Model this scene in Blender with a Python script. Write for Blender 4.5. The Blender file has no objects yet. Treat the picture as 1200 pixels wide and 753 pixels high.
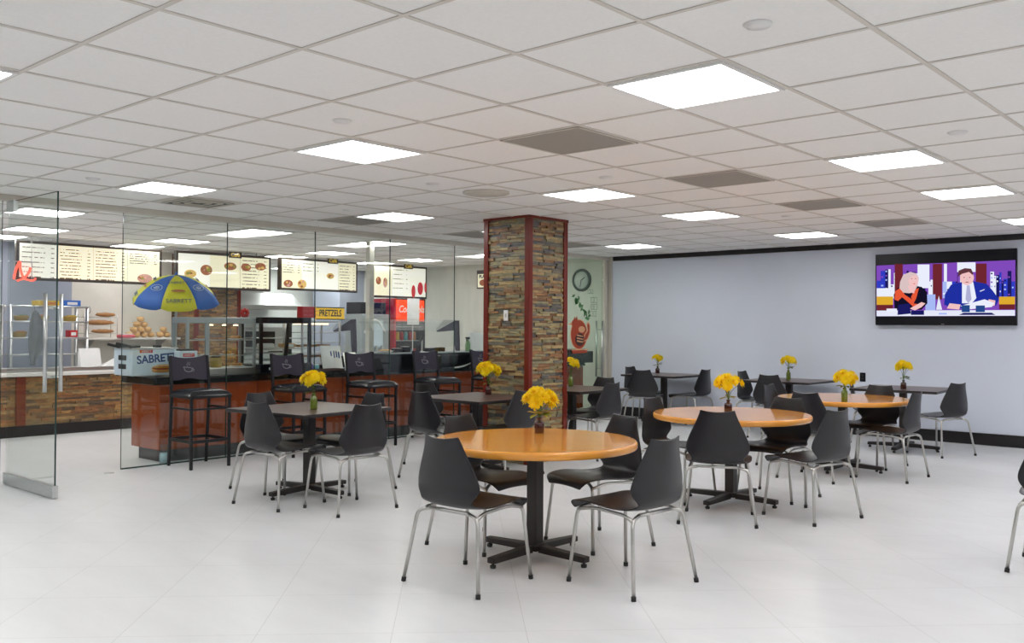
import bpy, bmesh, math, random
from mathutils import Vector, Matrix
PI = math.pi
random.seed(7)
scene = bpy.context.scene
COL = scene.collection
def R(a): return math.radians(a)

# ------------------------------------------------------------------ materials
def mat(name, color, rough=0.5, metal=0.0, var=0.06, scale=8.0, spec=0.5, coat=0.0, emit=None, estr=0.0, bump=0.0, bscale=200.0, stretch=None, color2=None):
    m = bpy.data.materials.new(name); m.use_nodes = True
    nt = m.node_tree; nd = nt.nodes; lk = nt.links
    b = nd['Principled BSDF']
    tc = nd.new('ShaderNodeTexCoord')
    src = tc.outputs['Object']
    if stretch:
        mp = nd.new('ShaderNodeMapping'); mp.inputs['Scale'].default_value = stretch
        lk.new(src, mp.inputs['Vector']); src = mp.outputs['Vector']
    nz = nd.new('ShaderNodeTexNoise'); nz.inputs['Scale'].default_value = scale; nz.inputs['Detail'].default_value = 4
    lk.new(src, nz.inputs['Vector'])
    mx = nd.new('ShaderNodeMix'); mx.data_type = 'RGBA'
    c = color
    c2 = color2 or tuple(max(0, min(1, x * (1 - var * 2))) for x in c)
    c1 = c if color2 else tuple(max(0, min(1, x * (1 + var))) for x in c)
    mx.inputs[6].default_value = (*c1, 1); mx.inputs[7].default_value = (*c2, 1)
    lk.new(nz.outputs['Fac'], mx.inputs[0])
    lk.new(mx.outputs[2], b.inputs['Base Color'])
    b.inputs['Roughness'].default_value = rough; b.inputs['Metallic'].default_value = metal
    b.inputs['Specular IOR Level'].default_value = spec
    b.inputs['Coat Weight'].default_value = coat; b.inputs['Coat Roughness'].default_value = 0.08
    if emit:
        b.inputs['Emission Color'].default_value = (*emit, 1); b.inputs['Emission Strength'].default_value = estr
    if bump:
        n2 = nd.new('ShaderNodeTexNoise'); n2.inputs['Scale'].default_value = bscale
        lk.new(src, n2.inputs['Vector'])
        bp = nd.new('ShaderNodeBump'); bp.inputs['Strength'].default_value = bump; bp.inputs['Distance'].default_value = 0.002
        lk.new(n2.outputs['Fac'], bp.inputs['Height']); lk.new(bp.outputs['Normal'], b.inputs['Normal'])
    return m

def glass(name, tint, refl=1.0):
    m = bpy.data.materials.new(name); m.use_nodes = True
    nt = m.node_tree; nd = nt.nodes; lk = nt.links
    nd.remove(nd['Principled BSDF'])
    out = nd['Material Output']
    tr = nd.new('ShaderNodeBsdfTransparent'); tr.inputs[0].default_value = (*tint, 1)
    gl = nd.new('ShaderNodeBsdfGlossy'); gl.inputs['Roughness'].default_value = 0.015
    lw = nd.new('ShaderNodeLayerWeight'); lw.inputs['Blend'].default_value = 0.5
    po = nd.new('ShaderNodeMath'); po.operation = 'POWER'; po.inputs[1].default_value = 5
    lk.new(lw.outputs['Facing'], po.inputs[0])
    mu = nd.new('ShaderNodeMath'); mu.operation = 'MULTIPLY_ADD'; mu.inputs[1].default_value = 0.96 * refl; mu.inputs[2].default_value = 0.04 * refl
    lk.new(po.outputs[0], mu.inputs[0])
    mx = nd.new('ShaderNodeMixShader')
    lk.new(mu.outputs[0], mx.inputs[0]); lk.new(tr.outputs[0], mx.inputs[1]); lk.new(gl.outputs[0], mx.inputs[2])
    lk.new(mx.outputs[0], out.inputs['Surface'])
    return m

def stone_mat(name, cols, rough=0.5):
    m = bpy.data.materials.new(name); m.use_nodes = True
    nt = m.node_tree; nd = nt.nodes; lk = nt.links
    b = nd['Principled BSDF']; b.inputs['Roughness'].default_value = rough
    g = nd.new('ShaderNodeNewGeometry')
    cr = nd.new('ShaderNodeValToRGB'); e = cr.color_ramp; e.interpolation = 'CONSTANT'
    n = len(cols)
    e.elements[0].position = 0; e.elements[0].color = (*cols[0], 1)
    e.elements[1].position = 1.0 / n; e.elements[1].color = (*cols[1], 1)
    for i in range(2, n):
        x = e.elements.new(i / n); x.color = (*cols[i], 1)
    lk.new(g.outputs['Random Per Island'], cr.inputs[0])
    tc = nd.new('ShaderNodeTexCoord'); nz = nd.new('ShaderNodeTexNoise'); nz.inputs['Scale'].default_value = 14; nz.inputs['Detail'].default_value = 6
    mp = nd.new('ShaderNodeMapping'); mp.inputs['Scale'].default_value = (1, 1, 3)
    lk.new(tc.outputs['Object'], mp.inputs[0]); lk.new(mp.outputs[0], nz.inputs['Vector'])
    r2 = nd.new('ShaderNodeValToRGB'); r2.color_ramp.elements[0].position = 0.3; r2.color_ramp.elements[0].color = (0.45, 0.45, 0.5, 1)
    r2.color_ramp.elements[1].position = 0.75; r2.color_ramp.elements[1].color = (1.25, 1.15, 1.0, 1)
    lk.new(nz.outputs['Fac'], r2.inputs[0])
    mx = nd.new('ShaderNodeMix'); mx.data_type = 'RGBA'; mx.blend_type = 'MULTIPLY'; mx.inputs[0].default_value = 0.8
    lk.new(cr.outputs[0], mx.inputs[6]); lk.new(r2.outputs[0], mx.inputs[7]); lk.new(mx.outputs[2], b.inputs['Base Color'])
    bp = nd.new('ShaderNodeBump'); bp.inputs['Strength'].default_value = 0.6; bp.inputs['Distance'].default_value = 0.01
    lk.new(nz.outputs['Fac'], bp.inputs['Height']); lk.new(bp.outputs[0], b.inputs['Normal'])
    return m

def tile_floor_mat():
    m = bpy.data.materials.new('polished_floor_tile'); m.use_nodes = True
    nt = m.node_tree; nd = nt.nodes; lk = nt.links
    b = nd['Principled BSDF']
    tc = nd.new('ShaderNodeTexCoord'); mp = nd.new('ShaderNodeMapping')
    mp.inputs['Rotation'].default_value = (0, 0, R(-45)); mp.inputs['Location'].default_value = FLOOR_OFF
    lk.new(tc.outputs['Object'], mp.inputs[0])
    br = nd.new('ShaderNodeTexBrick'); br.offset = 0; br.squash = 1
    br.inputs['Scale'].default_value = 1; br.inputs['Brick Width'].default_value = 0.616; br.inputs['Row Height'].default_value = 0.616
    br.inputs['Mortar Size'].default_value = 0.002; br.inputs['Mortar Smooth'].default_value = 0.3
    br.inputs['Color1'].default_value = (0.765, 0.775, 0.795, 1); br.inputs['Color2'].default_value = (0.75, 0.76, 0.78, 1); br.inputs['Mortar'].default_value = (0.60, 0.60, 0.60, 1)
    lk.new(mp.outputs[0], br.inputs['Vector'])
    nz = nd.new('ShaderNodeTexNoise'); nz.inputs['Scale'].default_value = 1.6; nz.inputs['Detail'].default_value = 8; nz.inputs['Roughness'].default_value = 0.65
    mp2 = nd.new('ShaderNodeMapping'); mp2.inputs['Scale'].default_value = (0.4, 1.6, 1); mp2.inputs['Rotation'].default_value = (0, 0, R(45))
    lk.new(tc.outputs['Object'], mp2.inputs[0]); lk.new(mp2.outputs[0], nz.inputs['Vector'])
    cr = nd.new('ShaderNodeValToRGB'); cr.color_ramp.elements[0].position = 0.3; cr.color_ramp.elements[0].color = (0.93, 0.93, 0.925, 1)
    cr.color_ramp.elements[1].position = 0.7; cr.color_ramp.elements[1].color = (1.03, 1.03, 1.03, 1)
    lk.new(nz.outputs['Fac'], cr.inputs[0])
    mx = nd.new('ShaderNodeMix'); mx.data_type = 'RGBA'; mx.blend_type = 'MULTIPLY'; mx.inputs[0].default_value = 1
    lk.new(br.outputs['Color'], mx.inputs[6]); lk.new(cr.outputs[0], mx.inputs[7]); lk.new(mx.outputs[2], b.inputs['Base Color'])
    b.inputs['Roughness'].default_value = 0.3; b.inputs['Specular IOR Level'].default_value = 0.4
    return m
FLOOR_OFF = (0.905, 0.052, 0.0)

def emis(name, color, s):
    m = bpy.data.materials.new(name); m.use_nodes = True
    nt = m.node_tree; nd = nt.nodes; nd.remove(nd['Principled BSDF'])
    e = nd.new('ShaderNodeEmission'); e.inputs[0].default_value = (*color, 1); e.inputs[1].default_value = s
    nt.links.new(e.outputs[0], nd['Material Output'].inputs[0])
    return m

M = {}
M['floor'] = tile_floor_mat()
M['ceil'] = mat('ceiling_tile', (0.88, 0.868, 0.85), 0.9, var=0.03, scale=60, bump=0.25, bscale=260)
M['tbar'] = mat('ceiling_grid_metal', (0.66, 0.62, 0.57), 0.6, var=0.03)
M['wall'] = mat('painted_wall_lavender', (0.70, 0.75, 0.86), 0.75, var=0.02, scale=2)
M['wall2'] = mat('painted_wall_white', (0.72, 0.72, 0.72), 0.8, var=0.02, scale=2)
M['concrete'] = mat('grey_beige_wallcovering', (0.74, 0.73, 0.66), 0.7, var=0.07, scale=3, stretch=(3, 3, 1))
M['black'] = mat('black_baseboard', (0.012, 0.010, 0.011), 0.35, var=0.1)
M['lamp'] = emis('lamp_diffuser', (1.0, 0.99, 0.975), 11.0)
M['lampframe'] = mat('lamp_frame_white', (0.8, 0.8, 0.79), 0.5, var=0.01)
M['vent'] = mat('grey_perforated_grille', (0.33, 0.31, 0.28), 0.7, var=0.12, scale=300)
M['ventdark'] = mat('dark_slot', (0.05, 0.06, 0.06), 0.6)
M['white'] = mat('white_plastic', (0.80, 0.80, 0.79), 0.45, var=0.02)
M['cream'] = mat('cream_metal', (0.62, 0.59, 0.52), 0.5, var=0.03)
M['shell'] = mat('charcoal_plastic', (0.017, 0.0155, 0.019), 0.30, var=0.08, scale=40)
M['chrome'] = mat('satin_chrome', (0.55, 0.54, 0.52), 0.28, 1.0, var=0.03)
M['steel'] = mat('brushed_steel', (0.62, 0.63, 0.63), 0.3, 1.0, var=0.05, stretch=(1, 1, 12))
M['rubber'] = mat('black_rubber', (0.015, 0.015, 0.015), 0.6)
M['maple'] = mat('maple_laminate', (0.95, 0.40, 0.05), 0.14, var=0.05, scale=3, stretch=(0.6, 7, 1), color2=(0.84, 0.32, 0.034), coat=0.45)
M['mapleedge'] = mat('maple_edge', (0.86, 0.37, 0.055), 0.25, var=0.05, coat=0.4, color2=(0.74, 0.30, 0.04), scale=6)
M['iron'] = mat('dark_bronze_iron', (0.028, 0.023, 0.021), 0.45, 0.2, var=0.1)
M['walnut'] = mat('dark_walnut_laminate', (0.085, 0.047, 0.042), 0.3, var=0.06, scale=1.2, stretch=(1, 5, 1))
M['darkedge'] = mat('black_table_edge', (0.02, 0.015, 0.015), 0.4)
M['glass'] = glass('clear_glass', (0.945, 0.97, 0.955), 1.0)
M['glassthin'] = glass('case_glass', (0.97, 0.985, 0.98), 0.8)
M['glassgreen'] = glass('green_tinted_glass', (0.86, 0.94, 0.885), 1.0)
M['glassedge'] = mat('dark_green_glass_edge', (0.02, 0.05, 0.045), 0.2)
M['redwood'] = mat('mahogany_wood', (0.32, 0.060, 0.018), 0.13, var=0.12, scale=4, stretch=(6, 6, 0.6), coat=0.4)
M['redtrim'] = mat('dark_cherry_trim', (0.17, 0.019, 0.009), 0.3, var=0.12, scale=6, stretch=(4, 4, 0.6), coat=0.0, spec=0.4)
M['granite'] = mat('black_granite', (0.014, 0.015, 0.017), 0.12, var=0.4, scale=90)
M['toekick'] = mat('grey_toe_kick', (0.045, 0.047, 0.05), 0.4)
M['darkpanel'] = mat('dark_glossy_panel', (0.02, 0.025, 0.032), 0.12, var=0.2)
slate = [(0.34, 0.175, 0.075), (0.40, 0.28, 0.125), (0.27, 0.25, 0.145), (0.13, 0.13, 0.13), (0.42, 0.34, 0.17), (0.24, 0.13, 0.065), (0.31, 0.29, 0.17), (0.19, 0.18, 0.145), (0.46, 0.35, 0.165), (0.29, 0.17, 0.08), (0.36, 0.32, 0.18)]
M['slate'] = stone_mat('stacked_slate', slate, 0.42)
brown = [(0.36, 0.17, 0.06), (0.44, 0.25, 0.09), (0.22, 0.13, 0.06), (0.14, 0.095, 0.06), (0.40, 0.26, 0.11), (0.28, 0.13, 0.055), (0.30, 0.21, 0.10)]
M['brownstone'] = stone_mat('brown_ledge_stone', brown, 0.5)
M['mortar'] = mat('dark_mortar', (0.03, 0.027, 0.024), 0.9)
M['solid'] = mat('white_solid_surface', (0.72, 0.70, 0.67), 0.3, var=0.02)
M['vinyl'] = mat('black_vinyl', (0.012, 0.013, 0.018), 0.25, var=0.06, scale=30, spec=0.4)
M['stoolframe'] = mat('black_powdercoat', (0.010, 0.0095, 0.012), 0.4, var=0.08, spec=0.35)
M['stoolback'] = mat('dark_plum_metal', (0.030, 0.025, 0.045), 0.38, var=0.08, spec=0.35)
M['etch'] = mat('silver_etching', (0.42, 0.42, 0.45), 0.4)
M['amber'] = mat('amber_bottle_glass', (0.045, 0.006, 0.004), 0.08, var=0.1, coat=0.5)
M['greenbottle'] = mat('green_bottle_glass', (0.14, 0.20, 0.02), 0.08, var=0.2, coat=0.5, scale=30)
M['petal'] = mat('yellow_petals', (1.0, 0.78, 0.004), 0.6, var=0.08, scale=30)
def translucent(m, w_):
    nt = m.node_tree; out = nt.nodes['Material Output']; b = nt.nodes['Principled BSDF']
    t = nt.nodes.new('ShaderNodeBsdfTranslucent'); t.inputs[0].default_value = (1.0, 0.80, 0.01, 1)
    x = nt.nodes.new('ShaderNodeMixShader'); x.inputs[0].default_value = w_
    nt.links.new(b.outputs[0], x.inputs[1]); nt.links.new(t.outputs[0], x.inputs[2]); nt.links.new(x.outputs[0], out.inputs[0])
translucent(M['petal'], 0.45)
M['petalcore'] = mat('golden_flower_centre', (0.85, 0.48, 0.01), 0.7)
M['stem'] = mat('green_stem', (0.10, 0.17, 0.03), 0.6)
M['leaf'] = mat('green_leaf', (0.12, 0.19, 0.035), 0.5, var=0.2)
M['leafy'] = mat('yellow_green_leaf', (0.42, 0.42, 0.05), 0.5, var=0.2)
M['wallblue'] = mat('blue_grey_paint', (0.44, 0.48, 0.58), 0.7, var=0.03)
M['walltile'] = mat('beige_stone_tile', (0.82, 0.79, 0.72), 0.45, var=0.07, scale=4)
M['kitchenwall'] = mat('pale_kitchen_wall', (0.78, 0.80, 0.77), 0.5, var=0.04)
M['tvblack'] = mat('tv_black_plastic', (0.006, 0.006, 0.010), 0.3, spec=0.25)
M['menuframe'] = mat('dark_menu_frame', (0.045, 0.03, 0.022), 0.4)
M['menupanel'] = mat('backlit_cream_menu', (0.8, 0.75, 0.55), 0.5, emit=(1.0, 0.93, 0.70), estr=0.42, var=0.05, scale=3)
M['menuwhite'] = mat('backlit_white_menu', (0.8, 0.78, 0.70), 0.5, emit=(1.0, 0.97, 0.88), estr=0.5, var=0.03, scale=3)
M['ink'] = mat('brown_menu_ink', (0.20, 0.12, 0.06), 0.6)
M['gold'] = mat('gold_lettering', (0.75, 0.50, 0.06), 0.5, emit=(1, 0.7, 0.1), estr=0.25)
M['red'] = mat('red_plastic', (0.55, 0.015, 0.02), 0.4)
M['cokered'] = mat('lit_red_sign', (0.7, 0.04, 0.01), 0.4, emit=(1.0, 0.10, 0.02), estr=0.55)
M['signyellow'] = mat('yellow_sign_board', (0.85, 0.50, 0.02), 0.5, emit=(1, 0.6, 0.03), estr=0.3)
M['signblack'] = mat('black_lettering', (0.01, 0.008, 0.006), 0.5)
M['umbblue'] = mat('blue_umbrella_fabric', (0.012, 0.12, 0.50), 0.6, var=0.06)
M['umbyellow'] = mat('yellow_umbrella_fabric', (0.72, 0.68, 0.02), 0.6, var=0.06)
M['navy'] = mat('navy_lettering', (0.012, 0.05, 0.20), 0.5)
M['green'] = mat('green_lettering', (0.02, 0.14, 0.03), 0.5)
M['palebluemetal'] = mat('pale_blue_enamel', (0.60, 0.70, 0.78), 0.3, var=0.03)
M['bun'] = mat('baked_bun', (0.62, 0.30, 0.09), 0.6, var=0.15, scale=20)
M['roll'] = mat('bread_roll_crust', (0.72, 0.44, 0.19), 0.6, var=0.16, scale=18)
M['baguette'] = mat('baguette_crust', (0.42, 0.20, 0.07), 0.6, var=0.25, scale=25)
M['sausage'] = mat('sausage_red', (0.42, 0.07, 0.02), 0.4)
M['mustard'] = mat('mustard_yellow', (0.8, 0.55, 0.03), 0.4)
M['blue'] = mat('blue_carton', (0.03, 0.16, 0.62), 0.5, var=0.2, scale=40)
M['yellow'] = mat('yellow_carton', (0.74, 0.50, 0.03), 0.5, var=0.2, scale=40)
M['pink'] = mat('pink_wrapper', (0.75, 0.14, 0.18), 0.4, var=0.2, scale=50)
M['purple'] = mat('purple_cup', (0.10, 0.04, 0.36), 0.4)
M['teal'] = mat('teal_carton', (0.12, 0.45, 0.50), 0.4)
M['orange'] = mat('orange_wrapper', (0.75, 0.24, 0.05), 0.5, var=0.3, scale=40)
M['paper'] = mat('white_paper', (0.82, 0.82, 0.82), 0.8, var=0.02)
M['neon'] = emis('red_neon', (1.0, 0.10, 0.06), 2.2)
M['warm'] = emis('warm_heat_lamp', (1.0, 0.72, 0.45), 3.0)
M['wicker'] = mat('wicker_basket', (0.55, 0.38, 0.10), 0.7, var=0.25, scale=60)
M['cloth'] = mat('grey_drape_cloth', (0.18, 0.19, 0.20), 0.9, var=0.25, scale=10)
M['clay'] = mat('terracotta_red_decal', (0.45, 0.06, 0.02), 0.5)
M['claylight'] = mat('pale_orange_decal', (0.80, 0.42, 0.22), 0.5)
M['darkdecal'] = mat('dark_brown_decal', (0.06, 0.02, 0.02), 0.5)
M['greendecal'] = mat('green_decal', (0.05, 0.22, 0.06), 0.5)
M['greydecal'] = mat('grey_green_decal', (0.16, 0.24, 0.19), 0.5)
M['clockrim'] = mat('grey_green_rim', (0.085, 0.11, 0.095), 0.4)
M['clockface'] = mat('pale_clock_face', (0.70, 0.74, 0.70), 0.4)
M['foodmeat'] = mat('menu_photo_meat', (0.45, 0.14, 0.05), 0.5, var=0.5, scale=40, emit=(0.5, 0.15, 0.05), estr=0.2)
M['foodgold'] = mat('menu_photo_gold', (0.80, 0.50, 0.15), 0.5, var=0.3, scale=40, emit=(0.8, 0.5, 0.15), estr=0.3)
M['foodpink'] = mat('menu_photo_pink', (0.75, 0.38, 0.30), 0.5, var=0.4, scale=50, emit=(0.7, 0.35, 0.3), estr=0.25)
M['cupred'] = mat('menu_photo_red_cup', (0.6, 0.03, 0.03), 0.5, emit=(0.7, 0.05, 0.04), estr=0.3)
M['silver'] = mat('silver_case_frame', (0.42, 0.46, 0.48), 0.35, 0.6, var=0.04)
M['greenlabel'] = mat('green_label', (0.16, 0.30, 0.12), 0.5)
M['hose'] = mat('white_hose', (0.75, 0.75, 0.72), 0.4)
M['clear'] = glass('clear_jar_glass', (0.80, 0.90, 0.90), 1.6)

# ------------------------------------------------------------------ mesh builder
class MB:
    def __init__(s): s.v = []; s.f = []; s.m = []; s.mats = []; s.sm = []
    def mi(s, m):
        m = M[m] if isinstance(m, str) else m
        if m not in s.mats: s.mats.append(m)
        return s.mats.index(m)
    def add(s, vs, fs, m, smooth=False, T=None):
        b = len(s.v); k = s.mi(m)
        if T is not None: vs = [T @ Vector(v) for v in vs]
        s.v += [tuple(v) for v in vs]
        for f in fs:
            s.f.append([b + i for i in f]); s.m.append(k); s.sm.append(smooth)
        return s
    def box(s, lo, hi, m, T=None):
        x0, y0, z0 = lo; x1, y1, z1 = hi
        vs = [(x0, y0, z0), (x1, y0, z0), (x1, y1, z0), (x0, y1, z0), (x0, y0, z1), (x1, y0, z1), (x1, y1, z1), (x0, y1, z1)]
        return s.add(vs, [(0, 3, 2, 1), (4, 5, 6, 7), (0, 1, 5, 4), (1, 2, 6, 5), (2, 3, 7, 6), (3, 0, 4, 7)], m, False, T)
    def tube(s, pts, r, m, seg=10, closed=False, caps=True, T=None):
        pts = [Vector(p) for p in pts]; n = len(pts)
        rs = r if isinstance(r, (list, tuple)) else [r] * n
        vs = []; fs = []
        prev = None
        for i, p in enumerate(pts):
            if closed: t = pts[(i + 1) % n] - pts[i - 1]
            else: t = pts[min(i + 1, n - 1)] - pts[max(i - 1, 0)]
            t.normalize()
            if prev is None:
                a = Vector((0, 0, 1)) if abs(t.z) < 0.9 else Vector((1, 0, 0))
                u = t.cross(a).normalized()
            else:
                u = prev - t * prev.dot(t)
                u.normalize()
            prev = u; w = t.cross(u)
            for k in range(seg):
                a = 2 * PI * k / seg
                vs.append(p + (u * math.cos(a) + w * math.sin(a)) * rs[i])
        for i in range(n if closed else n - 1):
            j = (i + 1) % n
            for k in range(seg):
                l = (k + 1) % seg
                fs.append((i * seg + k, i * seg + l, j * seg + l, j * seg + k))
        if caps and not closed:
            fs.append(tuple(range(seg))[::-1]); fs.append(tuple((n - 1) * seg + k for k in range(seg)))
        return s.add(vs, fs, m, True, T)
    def lathe(s, prof, m, seg=32, c=(0, 0, 0), T=None, smooth=True):
        vs = []; fs = []; n = len(prof)
        for r, z in prof:
            for k in range(seg):
                a = 2 * PI * k / seg
                vs.append((c[0] + max(r, 1e-4) * math.cos(a), c[1] + max(r, 1e-4) * math.sin(a), c[2] + z))
        for i in range(n - 1):
            for k in range(seg):
                l = (k + 1) % seg
                fs.append((i * seg + k, i * seg + l, (i + 1) * seg + l, (i + 1) * seg + k))
        fs.append(tuple(range(seg))[::-1]); fs.append(tuple((n - 1) * seg + k for k in range(seg)))
        return s.add(vs, fs, m, smooth, T)
    def prism(s, poly, d0, d1, m, T=None, smooth=False):
        n = len(poly)
        vs = [(x, y, d0) for x, y in poly] + [(x, y, d1) for x, y in poly]
        fs = [tuple(range(n))[::-1], tuple(range(n, 2 * n))] + [(i, (i + 1) % n, n + (i + 1) % n, n + i) for i in range(n)]
        return s.add(vs, fs, m, smooth, T)
    def ball(s, c, rx, ry, rz, m, seg=14, rings=8, T=None, bumpy=0):
        vs = []; fs = []
        for i in range(rings + 1):
            ph = PI * i / rings
            for k in range(seg):
                a = 2 * PI * k / seg; q = 1 + (random.uniform(-bumpy, bumpy) if 0 < i < rings else 0)
                vs.append((c[0] + rx * q * math.sin(ph) * math.cos(a), c[1] + ry * q * math.sin(ph) * math.sin(a), c[2] + rz * q * math.cos(ph)))
        for i in range(rings):
            for k in range(seg):
                l = (k + 1) % seg
                fs.append((i * seg + k, (i + 1) * seg + k, (i + 1) * seg + l, i * seg + l))
        return s.add(vs, fs, m, True, T)
    def text(s, body, size, m, T, depth=0.0008, shear=0.0, sx=1.0, bold=0.0):
        cu = bpy.data.curves.new('t', 'FONT'); cu.body = body; cu.size = size; cu.extrude = depth; cu.shear = shear; cu.offset = bold
        cu.align_x = 'CENTER'; cu.align_y = 'CENTER'
        o = bpy.data.objects.new('t', cu); COL.objects.link(o)
        bpy.context.view_layer.update()
        dg = bpy.context.evaluated_depsgraph_get(); e = o.evaluated_get(dg); me = e.to_mesh()
        vs = [(v.co.x * sx, v.co.y, v.co.z) for v in me.vertices]; fs = [tuple(p.vertices) for p in me.polygons]
        e.to_mesh_clear(); bpy.data.objects.remove(o); bpy.data.curves.remove(cu)
        return s.add(vs, fs, m, False, T)
    def build(s, name, parent=None, loc=(0, 0, 0), rot=None, bevel=0.0, bseg=2, **tags):
        me = bpy.data.meshes.new(name); me.from_pydata(s.v, [], s.f)
        for m in s.mats: me.materials.append(m)
        me.polygons.foreach_set('material_index', s.m); me.polygons.foreach_set('use_smooth', s.sm)
        me.update()
        o = bpy.data.objects.new(name, me); COL.objects.link(o)
        if parent: o.parent = parent
        o.location = loc
        if rot: o.rotation_euler = rot
        if bevel:
            b = o.modifiers.new('bevel', 'BEVEL'); b.width = bevel; b.segments = bseg; b.limit_method = 'ANGLE'; b.angle_limit = R(40)
            b.harden_normals = False
        for k, v in tags.items(): o[k] = v
        return o

def thing(name, label, cat, loc=(0, 0, 0), rz=0.0, group=None):
    o = bpy.data.objects.new(name, None); COL.objects.link(o)
    o.empty_display_size = 0.1
    o.location = loc; o.rotation_euler = (0, 0, rz); o['label'] = label; o['category'] = cat
    if group: o['group'] = group
    return o
def dup(root, loc, rz, label, group=None):
    r = root.copy(); COL.objects.link(r); r.location = loc; r.rotation_euler = (0, 0, rz); r['label'] = label
    if group: r['group'] = group
    def rec(src, dst):
        for ch in list(src.children):
            c = ch.copy(); COL.objects.link(c); c.parent = dst; rec(ch, c)
    rec(root, r)
    return r
def tags(label, cat, group=None):
    d = dict(label=label, category=cat)
    if group: d['group'] = group
    return d
S = dict(kind='structure')
def cr_spline(pts, n):
    out = []; P = [Vector(p) for p in pts]
    for i in range(len(P) - 1):
        p0 = P[max(i - 1, 0)]; p1 = P[i]; p2 = P[i + 1]; p3 = P[min(i + 2, len(P) - 1)]
        for k in range(n):
            t = k / n
            out.append(0.5 * ((2 * p1) + (p2 - p0) * t + (2 * p0 - 5 * p1 + 4 * p2 - p3) * t * t + (3 * p1 - p0 - 3 * p2 + p3) * t ** 3))
    out.append(P[-1]); return out
def bend(pts, rad, n=5):
    P = [Vector(p) for p in pts]; out = [P[0]]
    for i in range(1, len(P) - 1):
        a = (P[i - 1] - P[i]); b = (P[i + 1] - P[i]); r = min(rad, a.length * 0.48, b.length * 0.48)
        a.normalize(); b.normalize(); s = P[i] + a * r; e = P[i] + b * r
        for k in range(n + 1):
            t = k / n; out.append(s * (1 - t) ** 2 + P[i] * 2 * t * (1 - t) + e * t * t)
    out.append(P[-1]); return out
# plane frames: map local (x right, y up, z out) onto a vertical wall
def onY(x, y, z):   # faces -Y (seen looking toward +Y); local x -> +X
    return Matrix(((1, 0, 0, x), (0, 0, -1, y), (0, 1, 0, z), (0, 0, 0, 1)))
def onX(x, y, z):   # faces +X; local x -> +Y
    return Matrix(((0, 0, 1, x), (1, 0, 0, y), (0, 1, 0, z), (0, 0, 0, 1)))

# ------------------------------------------------------------------ camera (fitted to the ceiling grid)
cd = bpy.data.cameras.new('camera'); cam = bpy.data.objects.new('camera', cd); COL.objects.link(cam)
rx = Vector((0.747918, 0.663766, 0.005733)); up = Vector((0.002713, -0.011694, 0.999928)); fw = Vector((-0.663785, 0.747849, 0.010546))
cam.matrix_world = Matrix(((rx.x, up.x, -fw.x, 0), (rx.y, up.y, -fw.y, 0), (rx.z, up.z, -fw.z, 1.4086), (0, 0, 0, 1)))
cd.sensor_width = 36; cd.lens = 36 * 1075.318 / 1200; cd.shift_y = -(376.5 - 371.775) / 1200
cd.clip_start = 0.05; cd.clip_end = 100
scene.camera = cam

# ------------------------------------------------------------------ room shell
T_ = 0.628; CZ = 2.56
def TX(u): return (u - 5.056) * T_
def TY(v): return (v + 0.5925) * T_
XG = -8.79      # glass line
YW = 12.25      # screen wall
X0, X1, Y0 = -16.2, 4.2, -5.5
MB().box((X0, Y0, -0.1), (X1, YW, 0), 'floor').build('floor', **S)
c = MB(); c.box((X0, Y0, CZ), (X1, YW, CZ + 0.1), 'ceil')
w = 0.011
for u in range(-18, 13):
    x = TX(u)
    if X0 < x < X1: c.box((x - w, Y0, CZ - 0.005), (x + w, YW, CZ - 0.0005), 'tbar')
for v in range(-9, 20):
    y = TY(v)
    if Y0 < y < YW: c.box((X0, y - w, CZ - 0.0045), (X1, y + w, CZ - 0.001), 'tbar')
c.build('ceiling', **S)
MB().box((-8.72, YW, 0), (X1, YW + 0.15, CZ), 'wall').build('wall_back', **S)
MB().box((X0, YW, 0), (-8.72, YW + 0.15, CZ), 'concrete').build('wall_cafe_end', **S)
MB().box((X1, Y0, 0), (X1 + 0.15, YW + 0.15, CZ), 'wall2').build('wall_right', **S)
MB().box((X0, Y0 - 0.15, 0), (X1, Y0, CZ), 'wall2').build('wall_front', **S)
MB().box((X0 - 0.15, Y0, 0), (X0, YW + 0.15, CZ), 'kitchenwall').build('wall_kitchen', **S)
MB().box((-8.66, YW - 0.022, 0), (X1, YW, 0.145), 'black').build('baseboard_back', bevel=0.004, **S)
MB().box((-8.66, YW - 0.035, 2.49), (X1, YW, CZ), 'black').build('trim_1', bevel=0.004, **S)
# partition behind the bread shelves
MB().box((-13.85, 5.75, 0), (-13.7, 7.3, CZ), 'walltile').build('wall_bread_shelf', **S)
MB().box((-13.85, Y0, 0), (-13.7, 5.75, CZ), 'wallblue').build('wall_serving', **S)
MB().box((-15.9, 11.62, 0), (-15.0, YW, CZ), 'wallblue').build('wall_doorway', **S)
# header channel over the glass
MB().box((XG - 0.05, Y0, 2.505), (XG + 0.05, YW, CZ), 'cream').build('trim_2', bevel=0.003, **S)
# post where the glass meets the wall
p = MB(); p.box((XG - 0.04, 12.13, 0), (XG + 0.04, 12.20, 2.5), 'cream'); p.box((XG - 0.05, 12.22, 0), (XG + 0.10, YW, CZ), 'cream')
p.build('trim_3', bevel=0.004, **S)

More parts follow.
